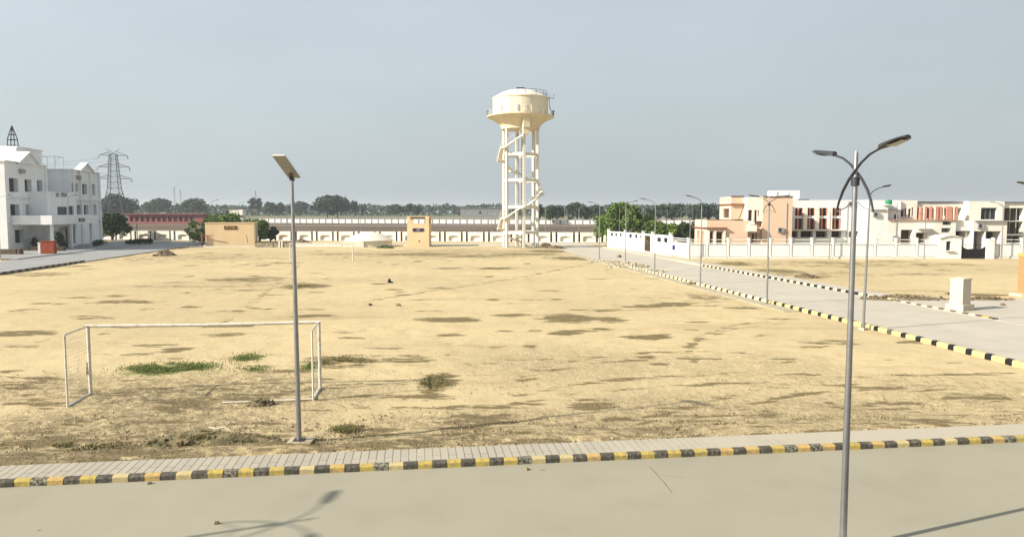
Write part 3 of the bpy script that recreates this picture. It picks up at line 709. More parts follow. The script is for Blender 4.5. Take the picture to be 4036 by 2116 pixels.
# ------------------------------------------------------------------ lower boundary wall with niches
pA = at(385, 945, 179); pB = at(2520, 945, 162)
A = Vector((pA.x, pA.y, 0)); Bv = Vector((pB.x, pB.y, 0)); dvec = (Bv - A); Lw = dvec.length; angw = math.atan2(dvec.y, dvec.x)
bw = thing('boundary_wall', 'long white boundary wall with arched niches behind the field', 'wall', tuple(A), angw)
per = 5.06; nb = int(Lw / per)
hw = 2.15
for i in range(nb):
    s = i * per
    # panel with an arched niche
    mb = MB(); w = 3.46; nx0, nx1 = 0.62, 2.92; za, zb = 0.12, 1.35; dp = .42
    arc = [(nx0, za)] + [(nx0 + (nx1 - nx0) * .5 * (1 - math.cos(math.pi * k / 12)), zb - .45 + .45 * math.sin(math.pi * k / 12) ** .7) for k in range(13)] + [(nx1, za)]
    P = lambda x, z, y=0: (s + x, y, z)
    mb.quad([P(0, -.2), P(nx0, -.2), P(nx0, hw), P(0, hw)]); mb.quad([P(nx1, -.2), P(w, -.2), P(w, hw), P(nx1, hw)]); mb.quad([P(nx0, -.2), P(nx1, -.2), P(nx1, za), P(nx0, za)])
    for a, b in zip(arc[1:-1], arc[2:-1]):
        mb.quad([P(a[0], a[1]), P(b[0], b[1]), P(b[0], hw), P(a[0], hw)])
    for a, b in zip(arc, arc[1:]): mb.quad([P(a[0], a[1]), P(b[0], b[1]), P(b[0], b[1], dp), P(a[0], a[1], dp)])
    mb.quad([P(nx0, za), P(nx1, za), P(nx1, za, dp), P(nx0, za, dp)]); mb.quad([P(nx0, za, dp), P(nx1, za, dp), P(nx1, zb, dp), P(nx0, zb, dp)])
    mb.quad([P(0, hw), P(w, hw), P(w, hw, .6), P(0, hw, .6)]); mb.quad([P(0, -.2), P(0, hw), P(0, hw, .6), P(0, -.2, .6)]); mb.quad([P(w, -.2), P(w, hw), P(w, hw, .6), P(w, -.2, .6)]); mb.quad([P(0, -.2, .6), P(w, -.2, .6), P(w, hw, .6), P(0, hw, .6)])
    mb.build('wall_panel', 'wall_white', bw)
    mb = MB(); mb.box(s + 3.90, s + 4.62, -.05, .6, -.2, hw + .04); mb.build('wall_post', 'wall_white', bw)
    mb = MB()
    for q in (3.461, 4.621):
        for k in range(3): mb.box(s + q + .05 + k * .13, s + q + .10 + k * .13, .2, .25, 0, hw - .5)
        mb.box(s + q, s + q + .436, .15, .3, hw - .55, hw - .05); mb.box(s + q, s + q + .436, .38, .44, -.1, hw - .5)
    mb.build('grille', 'brown_in', bw)
# upper white perimeter wall
pA = at(985, 877, 362); pB = at(2850, 888, 318)
A = Vector((pA.x, pA.y, 0)); Bv = Vector((pB.x, pB.y, 0)); dvec = Bv - A; Lw = dvec.length; angw = math.atan2(dvec.y, dvec.x)
pw_ = thing('panel_wall', 'distant white panel fence with grey posts on the slope behind the boundary wall', 'wall', tuple(A), angw)
per = 3.32
for i in range(int(Lw / per)):
    yy = A.y + dvec.y * (i * per) / Lw; z0 = tz(yy) - .05
    mb = MB(); mb.box(i * per + .34, i * per + per - .34, 0, .12, z0 + .15, z0 + 2.0); mb.build('wall_panel', 'white_paint', pw_)
    mb = MB(); mb.box(i * per - .338, i * per + .338, -.02, .2, z0 - .3, z0 + 2.05); mb.build('wall_post', 'stone', pw_)
mb = MB()
for i in range(40):
    y0 = 309; xx0, xx1 = -110 + i * 7, -103 + i * 7
    mb.quad([(xx0, y0, tz(y0) + .05), (xx1, y0, tz(y0) + .05), (xx1, y0 + 5, tz(y0 + 5) + .05), (xx0, y0 + 5, tz(y0 + 5) + .05)])
struct(mb.build('far_path', 'concrete'))
# weathered low wall right of the wide hut and dark heap
p0 = gnd(1006, 975); p1 = gnd(1150, 975)
t = thing('low_wall', 'weathered stained low wall right of the wide yellow hut', 'wall', tuple(p0), 0)
L_ = p1.x - p0.x
mb = MB(); mb.box(0, L_, 0, .3, -.2, .95); mb.build('wall_panel', 'stone', t)
mb = MB(); mb.box(-.05, L_ + .05, -.06, .36, .95, 1.1); mb.build('coping', 'brown_in', t)
for q in (4.4, 4.9): mb = MB(); mb.box(q, q + .25, -.1, .0, -.2, 1.2); mb.build('post', 'warm_white', t)
p0 = gnd(1150, 972); p1 = gnd(1345, 972)
mb = MB(); mb.box(0, p1.x - p0.x, 0, .3, -.2, .7); o = mb.build('low_parapet', 'warm_white'); o.location = p0; tag(o, 'low pale parapet between the weathered wall and the round tank', 'wall')

# ------------------------------------------------------------------ left building (road frame)
lb = thing('hostel_building', 'three storey grey white building with gabled parapets at the left', 'building', (0, 0, 0), TH)
def YA(a, b): return W(a, b).y
def bl(u, a):        # local b where column u meets the plane a
    k = (u - CU) / F   # X = kY
    return (a * ct - k * a * st) / (st + k * ct)
def ops(lst, a):
    out = []
    for q in lst:
        u0, u1, v0, v1 = q[:4]; b0, b1 = bl(u0, a), bl(u1, a); ym = YA(a, (b0 + b1) / 2)
        out.append((b0, b1, Z(v1, ym), Z(v0, ym)) + tuple(q[4:]))
    return out
aF = -67.0
O1 = ops([(47, 83, 703, 757), (47, 83, 806, 858), (60, 97, 906, 957, 'glass_dark', 'door'), (108, 135, 708, 758), (108, 140, 806, 857), (120, 146, 903, 927), (157, 178, 711, 760), (162, 184, 806, 857), (170, 190, 893, 950, 'glass_dark', 'door')], aF)
# openings must not overlap per column grid; keep them as measured
block(lb, -86, aF, 132.8, 146.8, -.2, 14.9, 'cool_white', Rt=O1, rec=.8, frames=False)
O3 = ops([(292, 317, 723, 756), (333, 352, 725, 767), (369, 384, 726, 770, 'curtain'), (309, 325, 808, 846, 'curtain'), (336, 355, 808, 846), (373, 386, 806, 850, 'curtain')], aF)
block(lb, -86, aF, 156.6, 169.8, -.2, 14.85, 'cool_white', Rt=O3, rec=.7, frames=False)
block(lb, -86, -72, 147.0, 156.4, -.2, 18.35, 'cool_white')
O2 = ops([(228, 243, 760.5, 777, 'curtain'), (248, 275, 760.5, 777, 'curtain'), (232, 272, 815, 847), (277, 296, 812, 847), (236, 272, 894, 965, 'glass_dark', 'door'), (282, 297, 894, 960, 'brown_in', 'door')], -64.0)
block(lb, -71.9, -64.0, 140.2, 151.0, -.2, 10.2, 'cool_white', Rt=O2, rec=.3, frames=False)
mb = MB(); mb.box(-63.99, -60.6, 134.0, 152.2, 4.45, 6.0); mb.box(-66.98, -64.01, 134.0, 140.1, 4.45, 6.0); mb.box(-66.98, -64.01, 151.1, 152.2, 4.45, 6.0); pc = mb.build('porch_roof', 'cool_white', lb)
for b_ in (142.3, 150.6, 135.2):
    mb = MB(); mb.box(-61.4, -61.0, b_ - .2, b_ + .2, 0, 4.45); mb.build('column', 'cool_white', lb)
bb0, bb1 = bl(313, -60.6), bl(337, -60.6)
mb = MB(); mb.box(-60.598, -60.52, bb0, bb1, Z(874, YA(-60.6, bb0)), Z(860, YA(-60.6, bb0))); sg = mb.build('name_board', 'glass_dark', lb)
mb = MB()
for k in range(3): q = bb0 + (bb1 - bb0) * (.2 + .25 * k); mb.box(-60.519, -60.50, q, q + .35, 5.05, 5.35)
mb.build('lettering', 'curtain', sg)
def gable(a, b0, b1, zb, zp, nm, dpt=2.2):
    mb = MB(); m_ = (b0 + b1) / 2
    for aa, s in ((a + .04, 1), (a - dpt, -1)): mb.quad([(aa, b0, zb), (aa, b1, zb), (aa, m_, zp)][::s])
    mb.quad([(a + .04, b0, zb), (a + .04, b1, zb), (a - dpt, b1, zb), (a - dpt, b0, zb)])
    g_ = mb.build(nm, 'cool_white', lb)
    mb = MB(); e = .35; th = .22
    for s0, s1 in ((b0 - e, m_), (m_, b1 + e)):
        za_ = zb - .25 if s0 < m_ - .01 else zp; zb_ = zp if s0 < m_ - .01 else zb - .25
        P = [(a + .4, s0, za_), (a + .4, s1, zb_), (a - dpt, s1, zb_), (a - dpt, s0, za_)]
        mb.quad([(x, y, z + th) for x, y, z in P]); mb.quad(P[::-1]); mb.quad([P[0], P[1], (P[1][0], P[1][1], P[1][2] + th), (P[0][0], P[0][1], P[0][2] + th)])
    mb.build('gable_roof', 'cool_white', g_)
gable(aF, bl(82, aF), bl(168, aF), 14.9, 16.9, 'gable'); gable(aF, bl(322, aF), bl(378, aF), 14.85, 16.5, 'gable', 1.0)
mb = MB()
mb.box(-86.2, aF + .25, 132.6, 147.0 - .01, 14.9, 15.12); mb.box(-86.2, aF + .25, 156.42, 170.0, 14.85, 15.05); mb.box(-86.2, -71.75, 147.0, 156.4, 18.35, 18.6); mb.build('cornice', 'cool_white', lb)
mb = MB()
for z in (9.0, 4.9): mb.box(aF + .002, aF + .3, 132.9, 146.7 if z > 5 else 139.9, z, z + .15)
for z in (9.0, 4.9): mb.box(aF + .002, aF + .3, 156.7, 169.7, z, z + .15)
mb.build('ledge', 'cool_white', lb)
for b_ in (146.2, 157.4, 169.4, 160.4, 165.0):
    mb = MB(); mb.box(aF + .002, aF + .35, b_ - .22, b_ + .22, 0, 14.8); mb.build('pilaster', 'cool_white', lb)
for q in (137.2, 158.9):
    mb = MB(); mb.box(aF + .002, aF + .5, q, q + 1.3, 13.2, 13.9); mb.build('air_conditioner', 'curtain', lb)
# roof lattice spire
p = W(-76, 154, 18.6)
t = thing('roof_lattice', 'small black lattice spire standing on the roof of the left building', 'mast', tuple(p), TH)
mb = MB()
hb = 4.4; L4 = [(-.62, -.62), (.62, -.62), (.62, .62), (-.62, .62)]
def lev(z): 
    s = 1.1 - .08 * z if z < 1.9 else (.95 - (z - 1.9) / 2.5 * .93); return max(.02, s)
for x, y in L4:
    mb.tube([(x * lev(z), y * lev(z), z) for z in (0, 1, 2, 2.9, 3.7, hb)], .085, 5)
for z in (0.65, 1.75, 2.7, 3.6):
    s = lev(z); q = [(x * s, y * s, z) for x, y in L4]; 
    for k in range(4): mb.tube([q[k], q[(k + 1) % 4]], .07, 5)
mb.build('lattice', 'black_iron', t); mb = MB(); mb.box(-1.2, 1.2, -1.2, 1.2, -.1, .25); mb.build('plinth', 'cool_white', t)
p = W(-72, 160, 14.9); t = thing('roof_frame', 'thin grey pipe frame on the left building roof between the gables', 'frame', tuple(p), TH)
mb = MB()
for x, y in ((-1.5, -1.8), (1.5, -1.8), (1.5, 1.8), (-1.5, 1.8)): mb.tube([(x, y, 0), (x, y, 2.7)], .05, 5)
for a, b in (((-1.5, -1.8), (1.5, -1.8)), ((1.5, -1.8), (1.5, 1.8)), ((1.5, 1.8), (-1.5, 1.8)), ((-1.5, 1.8), (-1.5, -1.8))): mb.tube([(*a, 2.7), (*b, 2.7)], .05, 5)
mb.tube([(1.5, -1.8, 1.5), (1.5, .4, 2.7)], .04, 5); mb.build('frame', 'curtain', t)
# orange cabinet
p = gnd(194, 1003); t = thing('electric_cabinet', 'rust orange metal cabinet standing before the left building', 'cabinet', tuple(p), R(6))
mb = MB(); mb.box(-.95, .95, -.4, .4, .12, 2.05); mb.build('body', 'rust_orange', t)
for s in (-.92, .02): mb = MB(); mb.box(s, s + .90, -.43, -.402, .2, 1.97); mb.build('door', 'rust_orange', t)
mb = MB(); mb.box(-1.0, 1.0, -.5, .45, 2.05, 2.12); mb.build('roof', 'rust_orange', t)
mb = MB(); mb.box(-.9, .9, -.35, .35, -.05, .12); mb.build('plinth', 'curtain', t)
p = gnd(157, 1003); t = thing('gate_post', 'white square post just left of the rust orange cabinet', 'post', tuple(p), TH)
mb = MB(); mb.box(-.16, .16, -.16, .16, 0, 1.75); mb.build('post', 'white_paint', t); mb = MB(); mb.box(-.22, .22, -.22, .22, 1.75, 1.86); mb.build('cap', 'white_paint', t)
p = gnd(30, 1005); mb = MB(); mb.box(-3, 1.6, -.5, .5, .1, .9); mb.box(1.7, 2.2, -.5, .5, -.05, .95, tap=.08); o = mb.build('plinth_wall', 'brown_in'); o.location = p; tag(o, 'dark plinth wall under the left building corner', 'wall')

# ------------------------------------------------------------------ right compound wall
WY = 104.0
uS, uE = 2712, 4200
cw = thing('compound_wall', 'long white paneled compound wall with pillars and rails before the houses', 'wall', (X(uS, WY), WY, 0))
wx0 = X(uS, WY)
ztop, zrail, zpl = Z(965, WY), Z(939, WY), Z(1012, WY)
per_px = 83.0; k = 0; u = 2786.0 - per_px
gap0, gap1 = X(3727, WY) - wx0, X(3918, WY) - wx0
while u < uE:
    xa, xb = X(u, WY) - wx0, X(u + per_px, WY) - wx0; u += per_px
    if xb < 0.3: continue
    xa = max(0, xa)
    for (s0, s1) in ([(xa, xb)] if xb < gap0 or xa > gap1 else [(xa, min(xb, gap0))] * (xa < gap0) + [(max(xa, gap1), xb)] * (xb > gap1)):
        if s1 - s0 < .3: continue
        mb = MB(); mb.box(s0 + .33, s1 - .09, 0, .22, zpl + .07, ztop - .08); mb.box(s0 + .241, s1 - .001, .16, .215, zpl, ztop); mb.box(s0 + .242, s1 - .001, -.05, .25, ztop, ztop + .12); mb.build('wall_panel', 'white_paint', cw)
        mb = MB(); mb.box(s0 + .242, s1 - .001, -.12, .22, -.2, zpl - .001); mb.build('plinth', 'warm_white', cw)
        mb = MB(); mb.box(s0, s0 + .24, -.06, .30, -.2, zrail); mb.box(s0 - .04, s0 + .28, -.1, .34, zrail, zrail + .08); mb.build('pillar', 'white_paint', cw)
        mb = MB()
        for z in (Z(957, WY), Z(945, WY)): mb.box(s0 + .242, s1 - .001, .08, .14, z - .05, z + .05)
        mb.build('rail', 'warm_white', cw)
# guard booth, gate, gate pillar
def P(u, Y): return X(u, Y)
t = thing('guard_booth', 'small white guard booth with curved roof and dark window left of the black gate', 'booth', (X(3708, 103.6), 103.6, 0))
w = X(3796, 103.6) - X(3708, 103.6); bx = lambda u: X(u, 103.6) - X(3708, 103.6)
block(t, 0, w, 0, 2.6, -.2, Z(941, 103.6), 'white_paint', Fr=[(bx(3735), bx(3754), Z(987, 103.6), Z(951, 103.6))], frames=False)
mb = MB(); n = 12
for i in range(n):
    t0, t1 = i / n, (i + 1) / n; z0 = Z(941, 103.6); f = lambda q: z0 + .42 * math.sin(math.pi * q)
    a0, a1 = -.15 + (w + .3) * t0, -.15 + (w + .3) * t1
    mb.quad([(a0, -.2, f(t0) + .1), (a1, -.2, f(t1) + .1), (a1, 2.8, f(t1) + .1), (a0, 2.8, f(t0) + .1)]); mb.quad([(a0, -.2, f(t0)), (a1, -.2, f(t1)), (a1, -.2, f(t1) + .1), (a0, -.2, f(t0) + .1)])
    mb.quad([(a0, -.0, z0), (a1, -.0, z0), (a1, -.0, f(t1)), (a0, -.0, f(t0))])
mb.build('roof', 'white_paint', t)
mb = MB(); mb.box(bx(3731), bx(3765), -.3, -.002, Z(990, 103.6), Z(987.5, 103.6)); mb.build('sill', 'warm_white', t)
gx0, gx1 = X(3793, 103.8), X(3896, 103.8)
t = thing('black_gate', 'black sheet metal double gate with wavy top edge in the compound wall', 'gate', (gx0, 103.8, 0)); w = gx1 - gx0
for s in (0, 1):
    mb = MB(); n = 10
    for i in range(n):
        q0, q1 = i / n, (i + 1) / n
        f = lambda q: 1.25 + .38 * math.cos(math.pi * (q if s == 0 else 1 - q)) ** 2 * (1 if (q < .5) == (s == 0) else .1) + .12
        x0_, x1_ = w / 2 * (s + q0), w / 2 * (s + q1)
        mb.quad([(x0_, 0, .05), (x1_, 0, .05), (x1_, 0, f(q1)), (x0_, 0, f(q0))]); mb.quad([(x0_, .06, .05), (x0_, .06, f(q0)), (x1_, .06, f(q1)), (x1_, .06, .05)])
        mb.quad([(x0_, 0, f(q0)), (x1_, 0, f(q1)), (x1_, .06, f(q1)), (x0_, .06, f(q0))])
    lf = mb.build('gate_leaf', 'black_iron', t)
    mb = MB()
    for i in range(7): q = w / 2 * s + w / 2 * (i + .5) / 7; mb.tube([(q, .03, 1.2), (q, .03, 2.05)], .02, 4)
    mb.tube([(w / 2 * s, .03, 2.0), (w / 2 * (s + 1), .03, 2.0)], .025, 4); mb.build('spikes', 'black_iron', lf)
t = thing('gate_pillar', 'broad white pillar right of the black gate with a rounded shoulder', 'pillar', (X(3897, 103.5), 103.5, 0)); w = X(3927, 103.5) - X(3897, 103.5)
mb = MB(); mb.box(0, w, 0, .6, -.2, Z(948, 103.5)); mb.build('shaft', 'white_paint', t); mb = MB(); mb.box(-.05, w + .05, -.05, .65, Z(948, 103.5), Z(942, 103.5), tap=.1); mb.build('cap', 'white_paint', t)

# receding side wall
Pa, Pb = Vector((18.1, 140.2, 0)), Vector((25.45, 105.2, 0)); dv = Pb - Pa; Ls = dv.length; ans = math.atan2(dv.y, dv.x)
sw = thing('side_wall', 'white side wall with square openings under its top running back from the corner', 'wall', tuple(Pa), ans)
def sl(u):
    k_ = (u - CU) / F; return (k_ * Pa.y - Pa.x) / (dv.x / Ls - k_ * dv.y / Ls)
def so(u0, u1, v0, v1, *r):
    s0, s1 = sl(u0), sl(u1); y = Pa.y + dv.y * (s0 + s1) / 2 / Ls; return (s0, s1, Z(v1, y), Z(v0, y), *r)
O = [so(2405, 2416, 917, 931), so(2423, 2432, 917, 931), so(2441, 2450, 918, 934), so(2478, 2490, 922, 938), so(2501, 2512, 924, 939), so(2521, 2527, 926, 942), so(2588, 2605, 936, 954), so(2614, 2631, 937, 956)]
door = so(2539, 2564, 932, 997); door = (door[0], door[1], 0.15, 2.75)
mb = MB(); hs = 3.0
nrm = (0, -1, 0)
wall_face(mb, (0, 0, 0), (1, 0, 0), nrm, 0, sl(2648), -.2, hs, [(a, b, max(1.7, c), min(2.8, e)) for a, b, c, e in O] + [door], .25)
mb.quad([(0, 0, hs), (sl(2648), 0, hs), (sl(2648), .25, hs), (0, .25, hs)])
mb.quad([(0, 0, -.2), (0, 0, hs), (0, .25, hs), (0, .25, -.2)]); mb.quad([(sl(2648), 0, -.2), (sl(2648), 0, hs), (sl(2648), .25, hs), (sl(2648), .25, -.2)])
mb.build('wall', 'white_paint', sw)
for a, b, c_, e in O:
    mb = MB(); c_, e = max(1.7, c_), min(2.8, e)
    for i in range(3): q = a + (b - a) * (i + .5) / 3; mb.box(q - .03, q + .03, .18, .22, c_, e)
    mb.box(a, b, .23, .25, c_, e); mb.build('grille', 'black_iron', sw)
mb = MB(); a, b = door[:2]
n = 9
for i in range(n + 1): q = a + .03 + (b - a - .1) * i / n; mb.box(q, q + .05, .1, .15, .15, 2.7)
for z in (.2, 1.3, 2.6): mb.box(a, b, .151, .19, z, z + .08)
mb.box(a, b, .2, .24, .15, 1.3); mb.build('gate', 'brown_in', sw)
for u_ in (2397, 2462, 2533, 2570, 2640):
    mb = MB(); q = sl(u_); mb.box(q - .16, q + .16, -.08, .32, -.2, hs + .35); mb.box(q - .2, q + .2, -.12, .36, hs + .35, hs + .43); mb.build('pillar', 'white_paint', sw)
mb = MB(); mb.box(sl(2648) + .01, Ls, 0, .25, -.2, 2.1)
for z in (2.35, 2.65): mb.box(sl(2648) + .01, Ls, .1, .16, z, z + .08)
mb.build('low_section', 'white_paint', sw)
p = gnd(2649, 1009); o = thing('blue_board', 'blue notice board on thin legs before the white side wall', 'sign', tuple(p), R(-14))
bw_ = 1.25
mb = MB(); mb.box(0, bw_, -.04, 0, .92, 1.62); mb.build('board', 'blue_sign', o)
for q in (0.0, bw_ - .07):
    mb = MB(); mb.box(q, q + .07, .002, .06, -.1, 1.64); mb.build('leg', 'blue_sign', o)
mb = MB(); mb.box(.07, bw_ - .07, .01, .05, .02, .08); mb.build('crossbar', 'blue_sign', o)

# ------------------------------------------------------------------ peach house
HY = 107.0
def house(name, label, Y0, u0): return thing(name, label, 'house', (X(u0, Y0), Y0, 0)), X(u0, Y0)
ph, hx = house('peach_house', 'two storey peach house with set back upper floor and arched porch', HY, 2780)
hxx = lambda u, Y=HY: X(u, Y) - hx
z = lambda v, Y=HY: Z(v, Y)
# lower storey
block(ph, 0, hxx(2889), -1.0, 6, -.2, z(867), 'peach', Fr=[(hxx(2790), hxx(2803), .2, z(912), 'brown_in'), (hxx(2818), hxx(2841), .2, z(914), 'brown_in', 'door'), (hxx(2851), hxx(2856), .2, z(918), 'brown_in')],
      Lf=[(0.6, 2.0, .9, z(912), 'curtain'), (3.0, 4.6, .9, z(912), 'curtain')], rec=.6)
block(ph, hxx(2889) + .001, hxx(2940), -1.0, 6, -.2, z(870), 'peach')
block(ph, hxx(2940) + .001, hxx(3000), 0.2, 6, -.2, z(875), 'peach', Fr=[(hxx(2967), hxx(2977), .3, z(921), 'brown_in'), (hxx(2981), hxx(2988), 1.0, z(922), 'curtain')])
# upper storey
block(ph, hxx(2889), hxx(2940), 1.0, 6.9, z(867) + .001, z(775), 'peach', Lf=[(1.9, 5.3, z(868) + .3, z(822), 'brown_in')], rec=.35)
block(ph, hxx(2940) + .001, hxx(3000), -.3, 6.9, z(875) + .001, z(778), 'peach_light', Fr=[(hxx(2947), hxx(2962), z(870), z(828), 'brown_in'), (hxx(2971), hxx(2981), z(872), z(828), 'brown_in'), (hxx(2984), hxx(2989), z(852), z(828), 'curtain')])
block(ph, hxx(3000) + .001, hxx(3117), -.6, 7.5, -.2, z(776), 'peach')
mb = MB()
mb.box(hxx(2889) - .35, hxx(2941), .6, 7.2, z(806), z(803)); mb.box(-.35, hxx(2856), -1.5, 6.2, z(899), z(896)); mb.build('sunshade', 'red_brown', ph)
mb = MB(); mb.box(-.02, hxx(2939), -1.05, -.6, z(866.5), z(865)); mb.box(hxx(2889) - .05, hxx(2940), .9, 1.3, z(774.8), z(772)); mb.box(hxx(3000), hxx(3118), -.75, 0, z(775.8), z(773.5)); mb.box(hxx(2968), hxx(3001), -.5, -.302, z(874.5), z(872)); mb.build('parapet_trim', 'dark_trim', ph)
mb = MB(); mb.box(hxx(2937), hxx(2970), -1.6, -.302, z(911), z(886)); mb.build('balcony', 'peach_light', ph)
mb = MB(); mb.box(hxx(2943), hxx(2961), -1.65, -.9, z(885.8), z(873)); mb.build('balcony_railing', 'warm_white', ph)
mb = MB(); mb.box(hxx(2939), hxx(2991), -.8, .19, z(915), z(912.5)); mb.build('sunshade', 'peach_light', ph)
mb = MB()
for u_ in (2783, 2808, 2845): mb.box(hxx(u_), hxx(u_ + 7), -1.25, -1.003, -.2, z(906))
mb.build('porch_column', 'peach_light', ph)
mb = MB(); mb.tube([(hxx(2938), .5, z(806)), (hxx(2925), .3, z(838)), (hxx(2911), .1, z(868))], .06, 6); mb.build('drain_pipe', 'brown_in', ph)
for k_, u_ in enumerate((2849, 2862, 2874)):
    mb = MB(); yy = 2.0 + k_ * 1.5; mb.box(hxx(2889) - .04, hxx(2889) - .002, yy, yy + .45, z(790), z(783)); mb.build('wall_tile', 'salmon', ph)

# ------------------------------------------------------------------ white and red building behind
RYY = 112.0
rh, rx = house('red_window_building', 'white two storey building with tall red window bays behind the wall', RYY, 3117)
f = lambda u: X(u, RYY) - rx
zz = lambda v: Z(v, RYY)
Fo = []
for a, b in ((3134, 3165), (3181, 3213), (3228, 3263), (3280, 3316), (3356, 3366), (3388, 3396)):
    Fo.append((f(a), f(b), zz(904), zz(861), 'red_brown')); Fo.append((f(a), f(b), zz(851), zz(820), 'red_brown'))
for a, b in ((3119, 3147), (3158, 3206), (3218, 3262), (3280, 3318), (3350, 3386), (3400, 3414)): Fo.append((f(a), f(b), zz(936), zz(911), 'brown_in'))
block(rh, f(3100), f(3427), 0, 9, -.2, zz(789), 'white_paint', Fr=Fo, rec=.9)
mb = MB(); mb.box(f(3112), f(3332), -.7, -.002, zz(908), zz(904.5)); mb.build('ledge', 'warm_white', rh)
for a in (3172, 3219, 3270):
    mb = MB(); mb.box(f(a) - .28, f(a) + .28, -.35, -.002, zz(904), zz(815)); mb.build('pilaster', 'peach_light', rh)
mb = MB(); mb.box(f(3396), f(3427), -.25, -.002, zz(915), zz(820)); mb.build('salmon_panel', 'salmon', rh)
for q in (3144, 3190, 3238, 3290): 
    mb = MB(); mb.box(f(q), f(q) + .22, .05, .3, zz(904), zz(820)); mb.box(f(q) + .75, f(q) + .9, .05, .3, zz(904), zz(820)); mb.build('mullion', 'salmon', rh)
mb = MB(); mb.box(f(3158), f(3200), 1, 2.4, zz(789), zz(785)); mb.build('roof_panel', 'dark_trim', rh)
# terrace room with open frame
x0_, x1_ = f(3068), f(3165)
mb = MB(); zl, zh, za_, zb_ = zz(796), zz(750), zz(775), zz(757)
for s0, s1 in ((x0_, f(3074)), (f(3083), f(3097)), (f(3127), x1_)): mb.box(s0, s1, 1.5, 1.8, zl, zb_ - .001)
mb.box(x0_, x1_, 1.5, 1.8, zb_, zh); mb.box(f(3074), f(3083), 1.5, 1.8, zl, za_); mb.box(f(3097), f(3127), 1.5, 1.8, zl, za_)
mb.box(x0_, x0_ + .25, 1.81, 5, zl, zh); mb.box(x1_ - .25, x1_, 1.81, 5, zl, zh); mb.build('terrace_frame', 'white_paint', rh)
mb = MB(); mb.box(f(3127), x1_ - .26, 1.805, 5, zl, zh - .01); mb.build('stair_head', 'white_paint', rh)

# ------------------------------------------------------------------ white house with salmon balcony
VY = 109.0
wh, vx = house('white_house', 'white two storey house with salmon pillared balcony behind the wall', VY, 3427)
f = lambda u: X(u, VY) - vx
zz = lambda v: Z(v, VY)
block(wh, f(3427), f(3500), 0, 8, -.2, zz(789), 'white_paint')
block(wh, f(3500) + .001, f(3567), 1.2, 8, zz(868), zz(789), 'white_paint', Fr=[(f(3541), f(3556), zz(864), zz(845))])
block(wh, f(3567) + .001, f(3638), 1.6, 8, zz(868), zz(789), 'warm_white', Fr=[(f(3572), f(3586), zz(855), zz(824)), (f(3588), f(3595), zz(855), zz(820)), (f(3603), f(3614), zz(855), zz(823)), (f(3616), f(3623), zz(855), zz(818))])
block(wh, f(3638) + .001, f(3828), 2.2, 8, zz(868), zz(797), 'warm_white', Fr=[(f(3640), f(3770), zz(862), zz(817), 'brown_in'), (f(3775), f(3826), zz(865), zz(819), 'red_brown')], rec=1.2)
block(wh, f(3500) + .001, f(3770), 0, 8, -.2, zz(868) - .001, 'warm_white', Fr=[(f(3554), f(3600), .2, zz(906), 'brown_in'), (f(3614), f(3656), .2, zz(918), 'brown_in', 'door'), (f(3717), f(3753), zz(887), zz(873), 'curtain'), (f(3714), f(3752), zz(916), zz(899), 'curtain')], rec=1.2)
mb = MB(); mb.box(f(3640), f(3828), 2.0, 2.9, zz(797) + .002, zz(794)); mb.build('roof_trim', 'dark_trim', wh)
mb = MB(); mb.box(f(3428), f(3491), -.3, -.002, zz(827.5), zz(825.5)); mb.box(f(3500), f(3567), .7, 1.19, zz(828), zz(826)); mb.build('sunshade', 'curtain', wh)
mb = MB(); mb.box(f(3500), f(3772), -.25, 2.1, zz(868), zz(866.2)); mb.build('balcony_floor', 'salmon', wh)
for i, (a, b, m_) in enumerate([(3626, 3633, 'salmon'), (3638, 3643, 'peach_light'), (3645, 3652, 'salmon'), (3664, 3673, 'salmon'), (3682, 3687, 'peach_light'), (3690, 3698, 'salmon'), (3704, 3712, 'salmon'), (3716, 3719, 'peach_light'), (3729, 3752, 'salmon'), (3757, 3761, 'peach_light'), (3766, 3774, 'salmon')]):
    mb = MB(); mb.box(f(a), f(b), -.1, .35, zz(866), zz(814)); mb.build('balcony_pillar', m_, wh)
mb = MB(); mb.box(f(3608), f(3672), -1.1, -.002, zz(901.5), zz(899.5)); mb.box(f(3612), f(3660), -.6, -.003, zz(916), zz(902)); mb.build('canopy', 'warm_white', wh)
mb = MB()
for i in range(9): q = f(3565) + (f(3600) - f(3565)) * i / 8; mb.tube([(q, .3, zz(957)), (q, .3, zz(941))], .02, 4)
mb.tube([(f(3565), .3, zz(941)), (f(3600), .3, zz(941))], .03, 4); mb.build('railing', 'black_iron', wh)
# right house
rh2, vx2 = house('corner_house', 'grey white house with deep dark openings behind the black gate', VY, 3771)
f = lambda u: X(u, VY) - vx2
block(rh2, f(3829), f(3958), 0.8, 8, zz(872), zz(793), 'warm_white', Fr=[(f(3880), f(3944), zz(865), zz(819))], rec=.4)
block(rh2, f(3958) + .001, f(3972), .8, 8, -.2, zz(795), 'warm_white')
block(rh2, f(3772), f(3826), .4, 8, -.2, zz(870), 'warm_white', Fr=[(f(3773.5), f(3815), .2, zz(911))], rec=1.5)
block(rh2, f(3826) + .001, f(3958), -.8, 8, -.2, zz(872) - .002, 'warm_white', Fr=[(f(3829), f(3872), .2, zz(911), 'curtain'), (f(3876), f(3935), .2, zz(911))], rec=2.0)
mb = MB(); mb.box(f(3828), f(3984), -1.2, .79, zz(872), zz(869.5)); mb.box(f(3766), f(3825), -.2, .39, zz(911), zz(908.5)); mb.build('sunshade', 'curtain', rh2)
block(rh2, f(3972) + .001, f(4200), 1.2, 8, -.2, zz(798), 'warm_white', Fr=[(f(3975), f(4056), zz(870), zz(820), 'brown_in'), (f(3983), f(4056), zz(923), zz(874), 'brown_in'), (f(3983), f(4056), 1.0, zz(930), 'glass_dark')], rec=1.0)
mb = MB()
